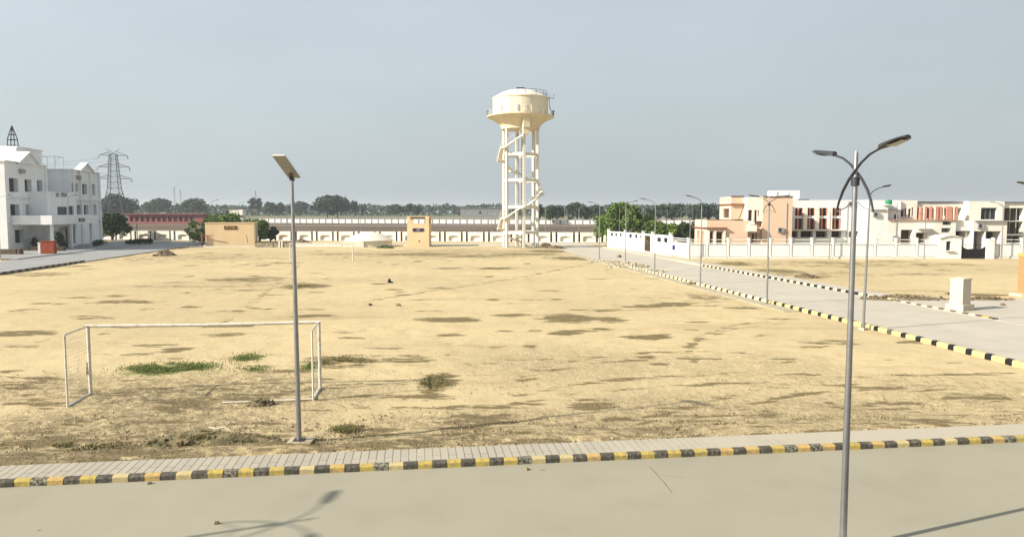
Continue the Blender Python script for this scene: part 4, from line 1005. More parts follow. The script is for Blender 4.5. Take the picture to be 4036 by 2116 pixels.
for q in (4004, 4030): mb.tube([(f(q), 1.3, zz(923)), (f(q), 1.3, zz(820))], .05, 5)
mb.build('balcony_post', 'curtain', rh2)
mb = MB(); mb.tube([(f(3947), .7, zz(803)), (f(3963), .6, zz(814)), (f(3962), .6, zz(870))], .04, 5); mb.build('drain_pipe', 'curtain', rh2)
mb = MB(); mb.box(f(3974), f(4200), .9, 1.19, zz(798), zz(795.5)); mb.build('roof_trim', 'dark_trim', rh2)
p = at(3492, 806, VY); t = thing('rooftop_water_tank', 'green plastic water tank on the white house front', 'water tank', (p.x, VY - .75, p.z))
mb = MB(); mb.lathe([(.02, 0), (.42, 0), (.45, .06), (.45, .2), (.43, .23), (.45, .26), (.45, .48), (.40, .58), (.14, .62), (.13, .68), (.02, .69)], 20); mb.build('tank', 'green_tank', t, True)
mb = MB(); mb.box(-.5, .5, -.5, .74, -.1, -.002); mb.build('stand', 'white_paint', t)

for par, Y0, xx, v_, side in ((wh, VY, vx, 845, 3450), (wh, VY, vx, 938, 3530), (rh, RYY, rx, 803, 3350), (ph, HY, hx, 905, 3070), (rh2, VY, vx2, 890, 3850)):
    xc = X(side, Y0) - xx; zc = Z(v_, Y0); yo = {wh: 0, rh: 0, ph: -.6, rh2: -.8}[par]
    mb = MB(); mb.box(xc - .42, xc + .42, yo - .34, yo - .003, zc - .3, zc + .3); ac = mb.build('air_conditioner', 'curtain', par)
    mb = MB(); mb.lathe([(.02, 0), (.22, 0), (.24, .03)], 12); mb.v = [(xc - .1 + x, yo - .345 - z, zc + y) for x, y, z in mb.v]; mb.build('fan_grille', 'steel_dark', ac)
for par, Y0, xx, us in ((ph, HY, hx, 3094), (rh, RYY, rx, 3340), (wh, VY, vx, 3534)):
    xc = X(us, Y0) - xx; yo = {wh: 0, rh: 0, ph: -.6}[par]; mb = MB(); mb.tube([(xc, yo - .06, 0), (xc, yo - .06, Z(800, Y0))], .045, 6); mb.build('downpipe', 'curtain', par)
# monument, orange pillar
p = gnd(3782, 1222)
t = thing('stone_pedestal', 'cream square pedestal on a stepped base standing on the concrete apron', 'pedestal', tuple(p), R(27))
mb = MB(); mb.box(-.60, .60, -.60, .60, 0, .42); mb.build('base', 'monument', t)
mb = MB(); mb.box(-.43, .43, -.43, .43, .42, 2.05); mb.build('shaft', 'monument', t)
mb = MB(); mb.box(-.47, .47, -.47, .47, 2.05, 2.12); mb.box(-.42, .42, -.42, .42, 2.12, 2.2, tap=.3); mb.build('cap', 'monument', t)
p = gnd(4046, 1167); t = thing('orange_pillar', 'plain orange gate pillar cut by the right picture edge', 'pillar', tuple(p), 0)
mb = MB(); mb.box(-.4, .5, -.4, .5, 0, 3.05); mb.build('shaft', 'orange_paint', t); mb = MB(); mb.box(-.46, .56, -.46, .56, 3.05, 3.3); mb.build('cap', 'paint_yellow', t)
mb = MB(); mb.box(-.9, .9, -.7, .7, -.1, .2); mb.build('base', 'kerb_pale', t)

# ------------------------------------------------------------------ pylons, masts, wires
def pylon(name, loc, hh, base, label, mt='grey_far', th=.16, rz=0.2):
    t = thing(name, label, 'pylon', loc, rz)
    def half(z):
        q = z / hh
        return base / 2 * (1 - q / .45 * .55) if q < .45 else base / 2 * (.45 - (q - .45) / .47 * .19) if q < .92 else base / 2 * .26
    mb = MB(); zs = [0, .10, .2, .29, .37, .45, .53, .61, .69, .77, .85, .92]
    zs = [q * hh for q in zs]; cr = ((-1, -1), (1, -1), (1, 1), (-1, 1))
    for x, y in cr: mb.tube([(x * half(z), y * half(z), z) for z in zs], th * 1.1, 4)
    for a, b in zip(zs, zs[1:]):
        for k in range(4):
            p, q = cr[k], cr[(k + 1) % 4]
            mb.tube([(p[0] * half(a), p[1] * half(a), a), (q[0] * half(b), q[1] * half(b), b)], th * .38, 3)
            mb.tube([(q[0] * half(a), q[1] * half(a), a), (p[0] * half(b), p[1] * half(b), b)], th * .38, 3)
            mb.tube([(p[0] * half(b), p[1] * half(b), b), (q[0] * half(b), q[1] * half(b), b)], th * .5, 3)
    mb.build('lattice_body', mt, t)
    tips = []
    for q, w in ((.90, .18), (.74, .20), (.58, .22)):
        z = q * hh; L_ = w * hh; h0 = half(z)
        for s in (-1, 1):
            mb = MB()
            for y in (-1, 1):
                mb.tube([(s * h0, y * h0, z), (s * L_, 0, z)], th * .7, 3); mb.tube([(s * h0, y * h0, z + .05 * hh), (s * L_, 0, z)], th * .6, 3)
            ar = mb.build('cross_arm', mt, t)
            mb = MB(); mb.tube([(s * L_, 0, z), (s * (L_ + .01 * hh), 0, z - .04 * hh)], th * .9, 4); mb.tube([(s * L_, 0, z - .01 * hh), (s * (L_ + .3), -1.0, z - .05 * hh), (s * (L_ + 1.6), -1.6, z - .035 * hh)], th * .4, 3); mb.build('insulator', mt, ar)
            tips.append((s * L_, 0, z - .04 * hh))
    mb = MB()
    for s in (-1, 1): mb.tube([(-s * .02 * hh, 0, .92 * hh), (s * .095 * hh, 0, .995 * hh)], th * .6, 3)
    mb.build('peak', mt, t)
    return t, tips
mat('pylon_grey', (0.045, 0.05, 0.052), rough=.6)
PY = 430.0
py, tips = pylon('electricity_pylon', (X(455, PY), PY, tz(PY)), 41.5, 12.8, 'tall dark lattice pylon with three crossarm pairs beside the left building', 'pylon_grey', .2)
for u_, v_, Y_, lb_ in ((690, 738, 1150, 'faint slender radio mast on the horizon, taller of the pair left of the wide hut'), (713, 748, 1150, 'faint slender radio mast on the horizon, shorter of the pair left of the wide hut'), (1009, 752, 1000, 'faint thin mast rising behind the forked far trees')):
    hh = Z(v_, Y_) - tz(Y_); t = thing('radio_mast', lb_, 'mast', (X(u_, Y_), Y_, tz(Y_)), 0, 'radio masts on the horizon')
    mb = MB()
    for q in range(3): a = q * 2.1; mb.tube([(1.5 * math.cos(a), 1.5 * math.sin(a), 0), (.5 * math.cos(a), .5 * math.sin(a), hh)], .18, 3)
    for k in range(14):
        z0 = hh * k / 14; r_ = 1.5 - k / 14
        for q in range(3): a = q * 2.1; b = a + 2.1; mb.tube([(r_ * math.cos(a), r_ * math.sin(a), z0), (r_ * math.cos(b), r_ * math.sin(b), z0 + hh / 14)], .12, 3)
    mb.build('lattice', 'grey_far', t); mb = MB(); mb.tube([(0, 0, hh * .9), (0, 0, hh * .97)], .9, 6); mb.build('antenna', 'grey_far', t)
# wires from the pylon towards the left
base = Vector((X(455, PY), PY, tz(PY)))
for i, tp in enumerate(tips):
    a = base + Vector((tp[0] * math.cos(.2) - tp[1] * math.sin(.2), tp[0] * math.sin(.2), tp[2])); b = Vector((-330 + tp[0] * .9, 250, tp[2] + 2)); 
    mb = MB(); mb.tube([a.lerp(b, q / 16) - Vector((0, 0, 10 * 4 * (q / 16) * (1 - q / 16))) for q in range(17)], .045, 3)
    o = mb.build('power_line', 'pylon_grey'); tag(o, 'thin sagging power line running from the pylon to the left', 'power line', 'power lines of the pylon')

# ------------------------------------------------------------------ vegetation
def leafcards(mb, centre, rad, n, size, rn, flat=1.0, shell=.55):
    for _ in range(n):
        while True:
            q = Vector((rn.uniform(-1, 1), rn.uniform(-1, 1), rn.uniform(-1, 1)))
            if shell < q.length < 1: break
        p = Vector(centre) + Vector((q.x * rad[0], q.y * rad[1], q.z * rad[2]))
        a = Vector((rn.gauss(0, 1), rn.gauss(0, 1), rn.gauss(0, .7))).normalized(); b = a.cross(Vector((rn.gauss(0, 1), rn.gauss(0, 1), rn.gauss(0, 1)))).normalized()
        s = size * rn.uniform(.55, 1.3); s2 = s * .55
        mb.quad([p - a * s - b * s2 * .3, p - b * s2, p + a * s, p + b * s2])
def tree(name, label, cat, loc, h, r, mt, seed, nclump=9, per=150, leaf=.35, trunk=.3, group=None, crown0=.25, multi=False):
    rn = random.Random(seed); t = thing(name, label, cat, loc, rn.uniform(0, 6), group)
    mb = MB(); th = h * crown0
    tops = []
    for i in range(nclump):
        an = rn.uniform(0, 6.28); q = rn.random() ** .5 * r * .72; z = th + (h - th) * rn.uniform(.22, .88) ; q *= 1.15 - abs((z - th) / (h - th) - .45)
        tops.append(Vector((q * math.cos(an), q * math.sin(an), z)))
    mb.tube([(0, 0, -.2), (rn.uniform(-.1, .1), 0, th * .6), (0, rn.uniform(-.2, .2), h * .55)], [trunk, trunk * .75, trunk * .35], 7)
    for c_ in tops[:6]:
        s = Vector((0, 0, th * rn.uniform(.6, 1.1))); mb.tube([s, s.lerp(c_, .5) + Vector((0, 0, .1 * h * rn.uniform(-.5, .5))), c_], [trunk * .4, trunk * .25, trunk * .08], 5)
    mb.build('trunk', 'bark', t)
    mb = MB()
    for c_ in tops:
        k = rn.uniform(.3, .52) * r; leafcards(mb, c_, (k, k, k * .75), per, leaf, rn, shell=.45)
    mb.build('crown', mt, t)
    return t
def bush(name, label, cat, loc, r, h, mt, seed, n=500, leaf=.16, group=None):
    rn = random.Random(seed); t = thing(name, label, cat, loc, 0, group)
    mb = MB()
    for i in range(5): an = rn.uniform(0, 6.28); mb.tube([(0, 0, -.1), (r * .5 * math.cos(an), r * .5 * math.sin(an), h * .7)], [.04, .015], 4)
    mb.build('stem', 'bark', t); mb = MB()
    for i in range(6):
        an = rn.uniform(0, 6.28); q = rn.uniform(0, .5) * r; leafcards(mb, (q * math.cos(an), q * math.sin(an), h * rn.uniform(.4, .68)), (r * .55, r * .55, h * .36), n // 6, leaf, rn, shell=.35)
    mb.build('foliage', mt, t); return t
# bushy trees behind the wide hut
for i, (u, vtop, Y, r, lb_) in enumerate([(795, 866, 153, 3.2, 'leftmost low green tree of the row behind the wide yellow hut'), (842, 850, 157, 3.8, 'green tree behind the wide hut, second from the left'), (905, 846, 158, 4.0, 'green tree rising behind the middle of the wide hut'), (962, 852, 157, 3.5, 'green tree behind the right end of the wide hut'), (1022, 866, 160, 2.6, 'small sparse green tree peeking out right of the wide hut'), (1062, 886, 163, 1.9, 'darker low tree standing before the boundary wall right of the wide hut')]):
    tree('bushy_tree', lb_, 'tree', (X(u, Y), Y, 0), Z(vtop, Y), r, 'leaf_mid' if i != 5 else 'leaf_dark', 20 + i, 16, 190, .28, .2, 'green trees behind the wide hut', .04)
tree('dark_tree', 'dark spreading tree between the left building and the red shed', 'tree', (X(440, 172), 172, 0), Z(845, 172), 3.8, 'leaf_dark', 31, 22, 200, .34, .25, None, .03)
# right green tree and bushes
tree('green_tree', 'big bright green tree behind the white side wall right of the water tower', 'tree', (X(2462, 158), 158, 0), Z(800, 158), 3.9, 'leaf_mid', 40, 26, 230, .34, .3, None, .12)
tree('green_tree', 'lower green tree adjoining the left side of the big bright green tree', 'tree', (X(2400, 160), 160, 0), Z(850, 160), 3.6, 'leaf_mid', 41, 14, 200, .3, .2, None, .1)
tree('green_tree', 'rounded green tree just right of the big bright green tree', 'tree', (X(2535, 156), 156, 0), Z(848, 156), 3.6, 'leaf_mid', 42, 14, 200, .3, .2, None, .1)
for i, (u, v, r, m_, lb_) in enumerate([(2585, 878, 3.0, 'leaf_mid', 'low green shrub behind the white side wall doorway'), (2632, 880, 3.0, 'leaf_mid', 'low green shrub behind the blue notice board'), (2680, 873, 3.0, 'leaf_dark', 'dark leafy shrub left of the peach house'), (2722, 878, 2.8, 'leaf_dark', 'dark leafy shrub touching the peach house corner')]):
    tree('garden_shrub', lb_, 'shrub', (X(u, 140), 140, 0), Z(v, 140), r, m_, 50 + i, 12, 170, .27, .15, 'shrubs behind the side wall', .08)
# planting by the left building
for i, (u, v, r, h_, lb_) in enumerate([(395, 968, 1.6, 1.2, 'dark clipped bush at the far corner of the left building'), (378, 972, 1.1, 1.0, 'small dark bush before the far corner of the left building'), (508, 966, .9, 1.1, 'leftmost dark bush of the hedge row before the boundary wall'), (528, 965, 1.0, 1.2, 'dark bush second from left in the hedge row'), (549, 965, 1.0, 1.25, 'middle dark bush of the hedge row'), (570, 964, 1.0, 1.2, 'dark bush second from right in the hedge row'), (590, 963, .9, 1.15, 'rightmost dark bush of the hedge row'), (242, 985, 1.2, 3.4, 'tall dark round topped shrub right of the orange cabinet'), (255, 984, 1.0, 1.2, 'low dark shrub before the porch entrance'), (140, 985, .9, 2.2, 'leafy potted shrub left of the orange cabinet')]):
    p = gnd(u, v); bush('dark_bush', lb_, 'bush', (p.x, p.y, 0.05), r, h_, 'leaf_dark', 70 + i, 700, .15, 'bushes by the left building')
for u, v, lb_ in ((140, 990, 'brown planter trough under the potted shrub left of the orange cabinet'), (232, 992, 'brown planter trough right of the orange cabinet')):
    p = gnd(u, v); mb = MB(); mb.box(-.9, .9, -.4, .4, .1, .75, tap=-.06); mb.box(-1.0, 1.0, -.5, .5, .75, .82); o = mb.build('planter', 'brown_in'); o.location = p; o.rotation_euler = (0, 0, TH); tag(o, lb_, 'planter', 'planters by the left building')

# far trees: individual crowns above one wood mass
protos = [tree('far_tree', 'distant rounded tree just left of the tall forked trees', 'tree', (X(600, 640), 640, tz(640)), 13, 7, 'leaf_far', 90, 14, 60, 1.0, .4, 'distant trees'),
          tree('far_tree', 'distant broad tree on the horizon far left of the narrow hut', 'tree', (X(1180, 660), 660, tz(660)), 12, 9, 'leaf_far', 91, 16, 60, 1.1, .4, 'distant trees'),
          tree('far_tree', 'distant tall ragged tree above the horizon behind the wide hut', 'tree', (X(992, 600), 600, tz(600)), Z(776, 600) - tz(600), 3.6, 'leaf_far', 92, 12, 60, .8, .4, 'distant trees', .2)]
def ft(k, u, vtop, Y, lb_, wide=1.0):
    hp = (13, 12, Z(776, 600) - tz(600))[k]; h_ = Z(vtop, Y) - tz(Y); s = h_ / hp
    dup(protos[k], (X(u, Y), Y, tz(Y)), random.uniform(0, 6), lb_, (s * wide, s * wide, s))
ft(2, 1016, 778, 605, 'distant tall ragged tree, right one of the forked pair behind the wide hut', 1.0)
for i, (k, u, v, Y, wd_, lb_) in enumerate([(1, 1290, 776, 520, 1.0, 'largest distant tree, left half of the big dark clump above the dome tank'), (1, 1330, 776, 525, .95, 'largest distant tree, right half of the big dark clump above the dome tank'),
    (0, 1395, 795, 560, .6, 'slim distant tree right of the big dark clump'), (0, 1430, 806, 600, .8, 'small distant tree above the dome tank right end'), (2, 1610, 800, 560, 1.6, 'pointed distant tree just above the narrow yellow hut'),
    (0, 1640, 812, 560, 1.0, 'rounded distant tree right behind the narrow yellow hut'), (1, 1560, 808, 600, 1.2, 'low broad distant tree left of the narrow yellow hut'), (1, 450, 772, 470, 1.0, 'hazy tree between the legs of the lattice pylon'), (0, 505, 788, 500, 1.1, 'hazy tree just right of the lattice pylon'),
    (0, 412, 790, 480, 1.0, 'hazy tree between building corner and pylon'), (1, 630, 786, 600, 1.0, 'distant broad tree above the red shed left part'), (1, 740, 792, 560, .9, 'distant broad tree above the red shed right part'), (1, 780, 786, 560, .9, 'dark distant tree left of the lamp behind the wide hut'),
    (0, 1060, 800, 600, 1.2, 'distant rounded tree left of the solar lamp pole'), (0, 1100, 802, 600, 1.0, 'distant rounded tree close to the solar lamp pole'), (0, 2170, 815, 330, .8, 'distant tree right beside the water tower'), (0, 2195, 812, 340, .9, 'distant tree between water tower and the arm lamp'),
    (1, 2275, 803, 350, .85, 'broad dark distant tree above the gap left of the green tree'), (1, 2345, 812, 350, .9, 'broad distant tree touching the green tree on its left'), (0, 2560, 822, 340, .8, 'small pale distant tree right of the green tree'), (0, 2590, 815, 360, .8, 'distant tree above the white side wall'),
    (0, 2630, 810, 350, .9, 'distant tree above the side wall doorway'), (1, 2668, 808, 360, .7, 'tall distant tree left of the peach house group'), (1, 2735, 812, 340, .6, 'dark distant tree in the middle of the group by the peach house'), (0, 2758, 806, 330, .7, 'dark domed distant tree, second from the peach house'),
    (0, 2792, 805, 330, .8, 'dark domed distant tree closest to the peach house'), (0, 2830, 826, 350, .8, 'low distant tree behind the peach house terrace'), (2, 2125, 800, 300, .8, 'distant tree seen between the water tower right columns')]):
    ft(k, u, v, Y, lb_, wd_)
# wood mass
mb = MB(); rn = random.Random(5)
for i in range(24000):
    x = rn.uniform(-620, 620); y = 680 + rn.random() * 90
    top = 9.0 + 4.0 * noise.noise((x * .02, 0, 1)) + 3.0 * noise.noise((x * .08, y * .02, 4))
    if x > 90: top += 1.5
    z = tz(y) + rn.random() ** .7 * max(2.5, top)
    a = Vector((rn.gauss(0, 1), rn.gauss(0, 1), rn.gauss(0, .7))).normalized(); b = a.cross(Vector((rn.gauss(0, 1), rn.gauss(0, 1), rn.gauss(0, 1)))).normalized(); s = rn.uniform(.9, 2.0)
    p = Vector((x, y, z)); mb.quad([p - a * s, p - b * s * .6, p + a * s, p + b * s * .6])
o = mb.build('distant_wood', 'leaf_far'); tag(o, 'hazy band of distant woodland along the whole horizon', 'wood', kind='stuff')
# far buildings
YR = 345
t = thing('red_shed', 'long low dull red colonnaded shed beyond the boundary wall left of the bushes', 'building', (X(500, YR), YR, tz(YR)), 0); w = X(800, YR) - X(500, YR)
fo = [(1.2 + i * 2.55, 2.9 + i * 2.55, 1.0, 3.4, 'red_brown') for i in range(int(w / 2.55) - 1)]
block(t, 0, w, 0, 9, -.5, 4.3, 'dull_red', Fr=fo, rec=1.0, frames=False)
mb = MB(); mb.box(-.6, w + .6, -1.2, 9.5, 4.3, 4.75); mb.build('roof', 'dull_red', t)
YG = 560
t = thing('grey_shed', 'long hazy grey building on the horizon left of the water tower', 'building', (X(1815, YG), YG, tz(YG)), 0); w = X(1990, YG) - X(1815, YG)
block(t, 0, w, 0, 12, -.5, Z(822, YG) - tz(YG), 'grey_far', Fr=[(w * .42, w * .47, 2.5, 4.6), (w * .1, w * .2, 2.5, 4.0, 'curtain'), (w * .6, w * .8, 2.5, 4.0, 'curtain')], frames=False)
mb = MB(); mb.box(-.5, w + .5, -.5, 12.5, Z(822, YG) - tz(YG), Z(820, YG) - tz(YG)); mb.build('roof', 'grey_far', t)
YB = 480
t = thing('beige_block', 'small beige ruin like building in the haze above the wide hut', 'building', (X(905, YB), YB, tz(YB)), 0); w = X(956, YB) - X(905, YB)
block(t, 0, w, 0, 6, -.5, Z(826, YB) - tz(YB), 'warm_white', Fr=[(w * .35, w * .5, .5, 2.4), (w * .7, w * .85, .5, 2.4)], frames=False)
mb = MB(); mb.box(-.3, w * .6, -.3, 6.3, Z(826, YB) - tz(YB), Z(824, YB) - tz(YB)); mb.build('roof', 'brown_in', t)

# ------------------------------------------------------------------ heaps, stones, grass, small things
def heap(name, label, cat, loc, rx, ry, h, mt, seed, n=40, amp=.35, cs=1.0):
    rn = random.Random(seed); mb = MB(); N_ = 26; g = {}
    for i in range(N_ + 1):
        for j in range(N_ + 1):
            x, y = -1 + 2 * i / N_, -1 + 2 * j / N_; d = math.hypot(x, y)
            z = h * max(0, 1 - d ** 1.3) * (1 + amp * 2 * noise.noise((x * 3 + seed, y * 3, 0))) + h * amp * noise.noise((x * 7 + seed, y * 7, 5)) * max(0, 1 - d) - .06 * (d > .9)
            mb.v.append((x * rx, y * ry, z)); g[i, j] = len(mb.v) - 1
    for i in range(N_):
        for j in range(N_): mb.f.append((g[i, j], g[i + 1, j], g[i + 1, j + 1], g[i, j + 1])); mb.mi.append(0)
    for k in range(n):
        a = rn.uniform(0, 6.28); q = rn.random() ** .6 * 1.05; x, y = q * math.cos(a) * rx, q * math.sin(a) * ry; s = rn.uniform(.04, .13) * (1 + h) * cs
        T = Matrix.Translation((x, y, h * max(0, 1 - q ** 1.3) + s * .2)) @ Matrix.Rotation(rn.uniform(0, 3), 4, Vector((rn.random(), rn.random(), rn.random() + .1)).normalized())
        mb.box(-s, s, -s * .7, s * .7, -s * .5, s * .5, T=T, tap=s * .25)
    o = mb.build(name, mt); o.location = loc; return tag(o, label, cat)
p = gnd(2470, 1052); heap('rubble_heap', 'pale broken rubble heap beside the side road lamps', 'rubble', tuple(p), 2.6, 1.7, .5, 'rubble', 1, 160)
p = gnd(2400, 1035); heap('rubble_heap', 'low pale line of rubble left of the larger rubble heap', 'rubble', tuple(p), 2.2, 1.6, .25, 'rubble', 2, 70)
p = gnd(2560, 1070); heap('rubble_heap', 'low pale rubble spill nearest to the painted kerb end', 'rubble', tuple(p), 1.9, 1.1, .22, 'rubble', 3, 60)
p = gnd(2735, 1122); heap('soil_clod', 'brown clod heap at the painted kerb end lamp', 'soil', tuple(p), .9, .5, .2, 'soil', 4, 20)
p = gnd(650, 1008); heap('soil_heap', 'brown earth heap beside the left road end', 'soil', tuple(p), 1.9, 1.6, .7, 'soil', 5, 30)
p = gnd(1190, 968); heap('soil_heap', 'dark earth heap before the boundary wall behind the far goal', 'soil', tuple(p), 3.4, 1.5, 1.0, 'soil', 6, 20)
p = gnd(3175, 1093); heap('soil_heap', 'small brown mound on the second field behind the twin arm lamp', 'soil', tuple(p), 1.2, 1.0, .35, 'soil', 7, 20)
p = gnd(850, 1748); heap('soil_heap', 'weedy dark earth mound beside the near footpath', 'soil', tuple(p), 2.3, .85, .27, 'mound_soil', 8, 320, .5, .4)
p = gnd(1085, 1758); heap('soil_heap', 'small dark clod heap left of the solar lamp footing', 'soil', tuple(p), .7, .35, .14, 'soil', 9, 60, .4, .5)
p = gnd(1030, 1592); heap('soil_clod', 'small sand clod pile inside the near goal', 'soil', tuple(p), .5, .35, .16, 'soil', 12, 60, .4, .5)
p = gnd(2150, 978); heap('brick_stack', 'dark rubble stack at the right foot of the water tower', 'rubble', tuple(p), 1.8, 1.2, .8, 'soil', 10, 50)
p = gnd(2190, 980); heap('brick_stack', 'low dark brick pile right of the rubble stack by the water tower', 'rubble', tuple(p), 2.2, 1.0, .5, 'soil', 13, 50)
p = gnd(1520, 978); heap('soil_heap', 'dark soil heap at the right edge of the round tank', 'soil', tuple(p), 1.8, 1.0, .5, 'leaf_dark', 14, 20)
p = gnd(3560, 1178); heap('soil_heap', 'grassy soil strip at the edge of the second field behind the apron', 'soil', tuple(p), 3.6, 1.4, .22, 'soil', 15, 60)
p = gnd(3880, 1182); heap('soil_heap', 'dark soil ridge right of the cream pedestal', 'soil', tuple(p), 2.6, .5, .22, 'soil', 16, 40)
# dark stump, small stones
p = gnd(1535, 1116); mb = MB(); mb.lathe([(.02, 0), (.20, 0), (.17, .15), (.13, .3), (.07, .42), (.02, .44)], 9); mb.box(.08, .34, -.1, .1, 0, .14, tap=.03); o = mb.build('dark_stump', 'black_iron'); o.location = p; tag(o, 'small dark stump alone in the middle of the sand field', 'stump')
rn = random.Random(8)
spots = [(1458, 1206), (1570, 1207), (590, 1906), (2078, 1851), (855, 2063), (3733, 1160), (3952, 1205), (2440, 1014)]
for i, (u, v) in enumerate(spots):
    p = gnd(u, v); mb = MB(); s = .05 if v > 1500 else .16
    if i == 7: s = .3
    mb.box(-s, s, -s * .8, s * .8, 0, s * 1.1, tap=s * .3); o = mb.build('stone', 'soil'); o.location = (p.x, p.y, .0); o.rotation_euler = (0, 0, rn.uniform(0, 3))
    tag(o, ['small dark stone on the sand, left of the two beyond the stump', 'small dark stone on the sand, right of the two beyond the stump', 'small dark pebble on the main road by the kerb at left', 'small pebble on the main road in the picture middle', 'small pebble on the main road above the lamp shadow', 'dark block on the second field left of the pedestal', 'dark stone on the apron right of the pedestal', 'dark manhole block on the side road near the rubble'][i], 'stone', 'scattered stones')
# branch on the mound
p = gnd(870, 1735); mb = MB(); mb.tube([(-.35, .1, .35), (-.1, .02, .33), (.12, 0, .38), (.35, -.12, .30)], [.03, .028, .025, .015], 6); mb.tube([(-.35, .1, .35), (-.40, .12, .46), (-.2, .15, .50)], .02, 6); mb.tube([(.12, 0, .38), (.2, .1, .46)], .018, 6)
o = mb.build('dry_branch', 'dry_wood'); o.location = p; tag(o, 'pale dry branch lying on the weedy mound by the footpath', 'branch')
p = gnd(980, 986); mb = MB(); mb.tube([(0, 0, 0), (-.12, .1, 1.1)], .05, 6); o = thing('leaning_stake', 'thin stake leaning before the wide yellow hut, dark above and pale below', 'stake', tuple(p)); mb.build('lower_stake', 'warm_white', o)
mb = MB(); mb.tube([(-.12, .1, 1.1), (-.42, .3, 2.6)], .05, 6); mb.build('upper_stake', 'brown_in', o)
p = gnd(797, 973); mb = MB(); mb.box(-.13, .13, -.13, .13, 0, 2.6); mb.box(.14, 2.2, -.05, .05, 2.05, 2.2); o = mb.build('dark_post', 'red_brown'); o.location = p; tag(o, 'dark square post with side rail left of the wide yellow hut', 'post')
p = gnd(542, 958); mb = MB(); mb.tube([(0, 0, 0), (0, 0, 4.0)], .08, 6); o = mb.build('iron_post', 'steel_dark'); o.location = p; tag(o, 'thin iron post behind the hedge row by the boundary wall', 'post')
# grass tufts
mnd = gnd(850, 1748)
def tufts(name, label, regions, mt, seed, hh):
    rn = random.Random(seed); mb = MB()
    for (u, v, ru, rv, n) in regions:
        c = gnd(u * K, v * K); y0 = gnd(u * K, (v + rv) * K).y; y1 = gnd(u * K, (v - rv) * K).y; rx = ru * K / F * c.y; ry = (y1 - y0) / 2; cy = (y0 + y1) / 2
        for _ in range(n):
            a = rn.uniform(0, 6.28); q = abs(rn.gauss(0, .5)); x, y = c.x + math.cos(a) * q * rx, cy + math.sin(a) * q * ry
            if noise.noise((x * .9, y * .9, seed)) < (-.3 if hh > .065 else -.12): continue
            zb = 0.02
            la, lb2 = LOC((x, y))
            if lb2 < B0 + 1.25: continue
            if lb2 < B0 + 3.8: zb = .08
            dm = math.hypot((x - mnd.x) / 2.3, (y - mnd.y) / .85)
            if dm < 1: zb = .24 * (1 - dm ** 1.3)
            for k in range(4):
                an = rn.uniform(0, 6.28); h_ = hh * rn.uniform(.5, 1.3); dx, dy = math.cos(an) * h_ * .6, math.sin(an) * h_ * .6; wx, wy = -math.sin(an) * .014, math.cos(an) * .014
                mb.quad([(x - wx, y - wy, zb), (x + wx, y + wy, zb), (x + dx, y + dy, zb + h_)])
    o = mb.build(name, mt); return tag(o, label, 'grass', kind='stuff')
tufts('green_grass', 'patches of short green grass on the sand before and beside the near goal', [(395, 928, 85, 14, 4200), (480, 925, 80, 13, 1600), (620, 902, 52, 14, 700), (640, 930, 60, 12, 250), (775, 925, 30, 14, 250)], 'grass', 3, .07)
tufts('dry_weeds', 'dry weeds growing on the churned earth along the near footpath', [(530, 1106, 75, 16, 5200), (640, 1115, 50, 10, 1200), (870, 1085, 40, 12, 1200), (1330, 1100, 60, 8, 700), (200, 1130, 200, 14, 900), (850, 910, 100, 14, 1200), (770, 1120, 30, 10, 700), (1090, 962, 50, 20, 900), (2300, 1080, 150, 12, 600), (1900, 1075, 150, 10, 600), (760, 720, 60, 8, 700), (2290, 745, 45, 5, 700), (1860, 662, 45, 4, 700)], 'leaf_dry', 5, .06)

mb = MB(); rn = random.Random(31)
for i in range(6500):
    la = rn.uniform(-19, 24.2); q = abs(rn.gauss(0, 1)); lb2 = B0 + 1.25 + q * (2.0 if la < 0 else 1.3); p = W(la, lb2)
    if noise.noise((p.x * .5, p.y * .8, 2)) < -.05 and q > .35: continue
    s_ = rn.uniform(.007, .03) * (1 if rn.random() < .96 else 1.8); zz_ = .10 + .05 * rn.random() if lb2 < B0 + 2.9 else .03
    T = Matrix.Translation((p.x, p.y, zz_)) @ Matrix.Rotation(rn.uniform(0, 3), 4, Vector((rn.random(), rn.random(), rn.random() + .1)).normalized())
    mb.box(-s_, s_, -s_ * .8, s_ * .8, -s_ * .6, s_ * .6, T=T, tap=s_ * .3)
for i in range(2200):
    p = gnd(rn.uniform(-50, 4100), rn.uniform(1450, 1700)); s_ = rn.uniform(.006, .02)
    if LOC(p)[1] < B0 + 1.5 or LOC(p)[0] > 24.3 or noise.noise((p.x * .35, p.y * .35, 6)) < 0.0: continue
    T = Matrix.Translation((p.x, p.y, .015)) @ Matrix.Rotation(rn.uniform(0, 3), 4, 'Z'); mb.box(-s_, s_, -s_, s_, -s_, s_, T=T, tap=s_ * .3)
tag(mb.build('loose_clods', 'clod'), 'loose earth clods and grit strewn on the sand along the footpath', 'gravel', kind='stuff')

# ------------------------------------------------------------------ haze
mb = MB(); mb.box(-2700, 2700, -80, 3300, -1.2, 52)
me_ = mb
hm = bpy.data.materials.new('haze_air'); hm.use_nodes = True; nt = hm.node_tree
nt.nodes.remove(nt.nodes['Principled BSDF']); vv = nt.nodes.new('ShaderNodeVolumePrincipled')
vv.inputs['Color'].default_value = (0.80, 0.86, 0.92, 1); vv.inputs['Density'].default_value = 0.00023; vv.inputs['Anisotropy'].default_value = 0.1
nt.links.new(vv.outputs[0], nt.nodes['Material Output'].inputs['Volume']); M['haze'] = hm
o = mb.build('haze', 'haze'); tag(o, 'thin pale haze over the whole plain', 'haze', kind='stuff')

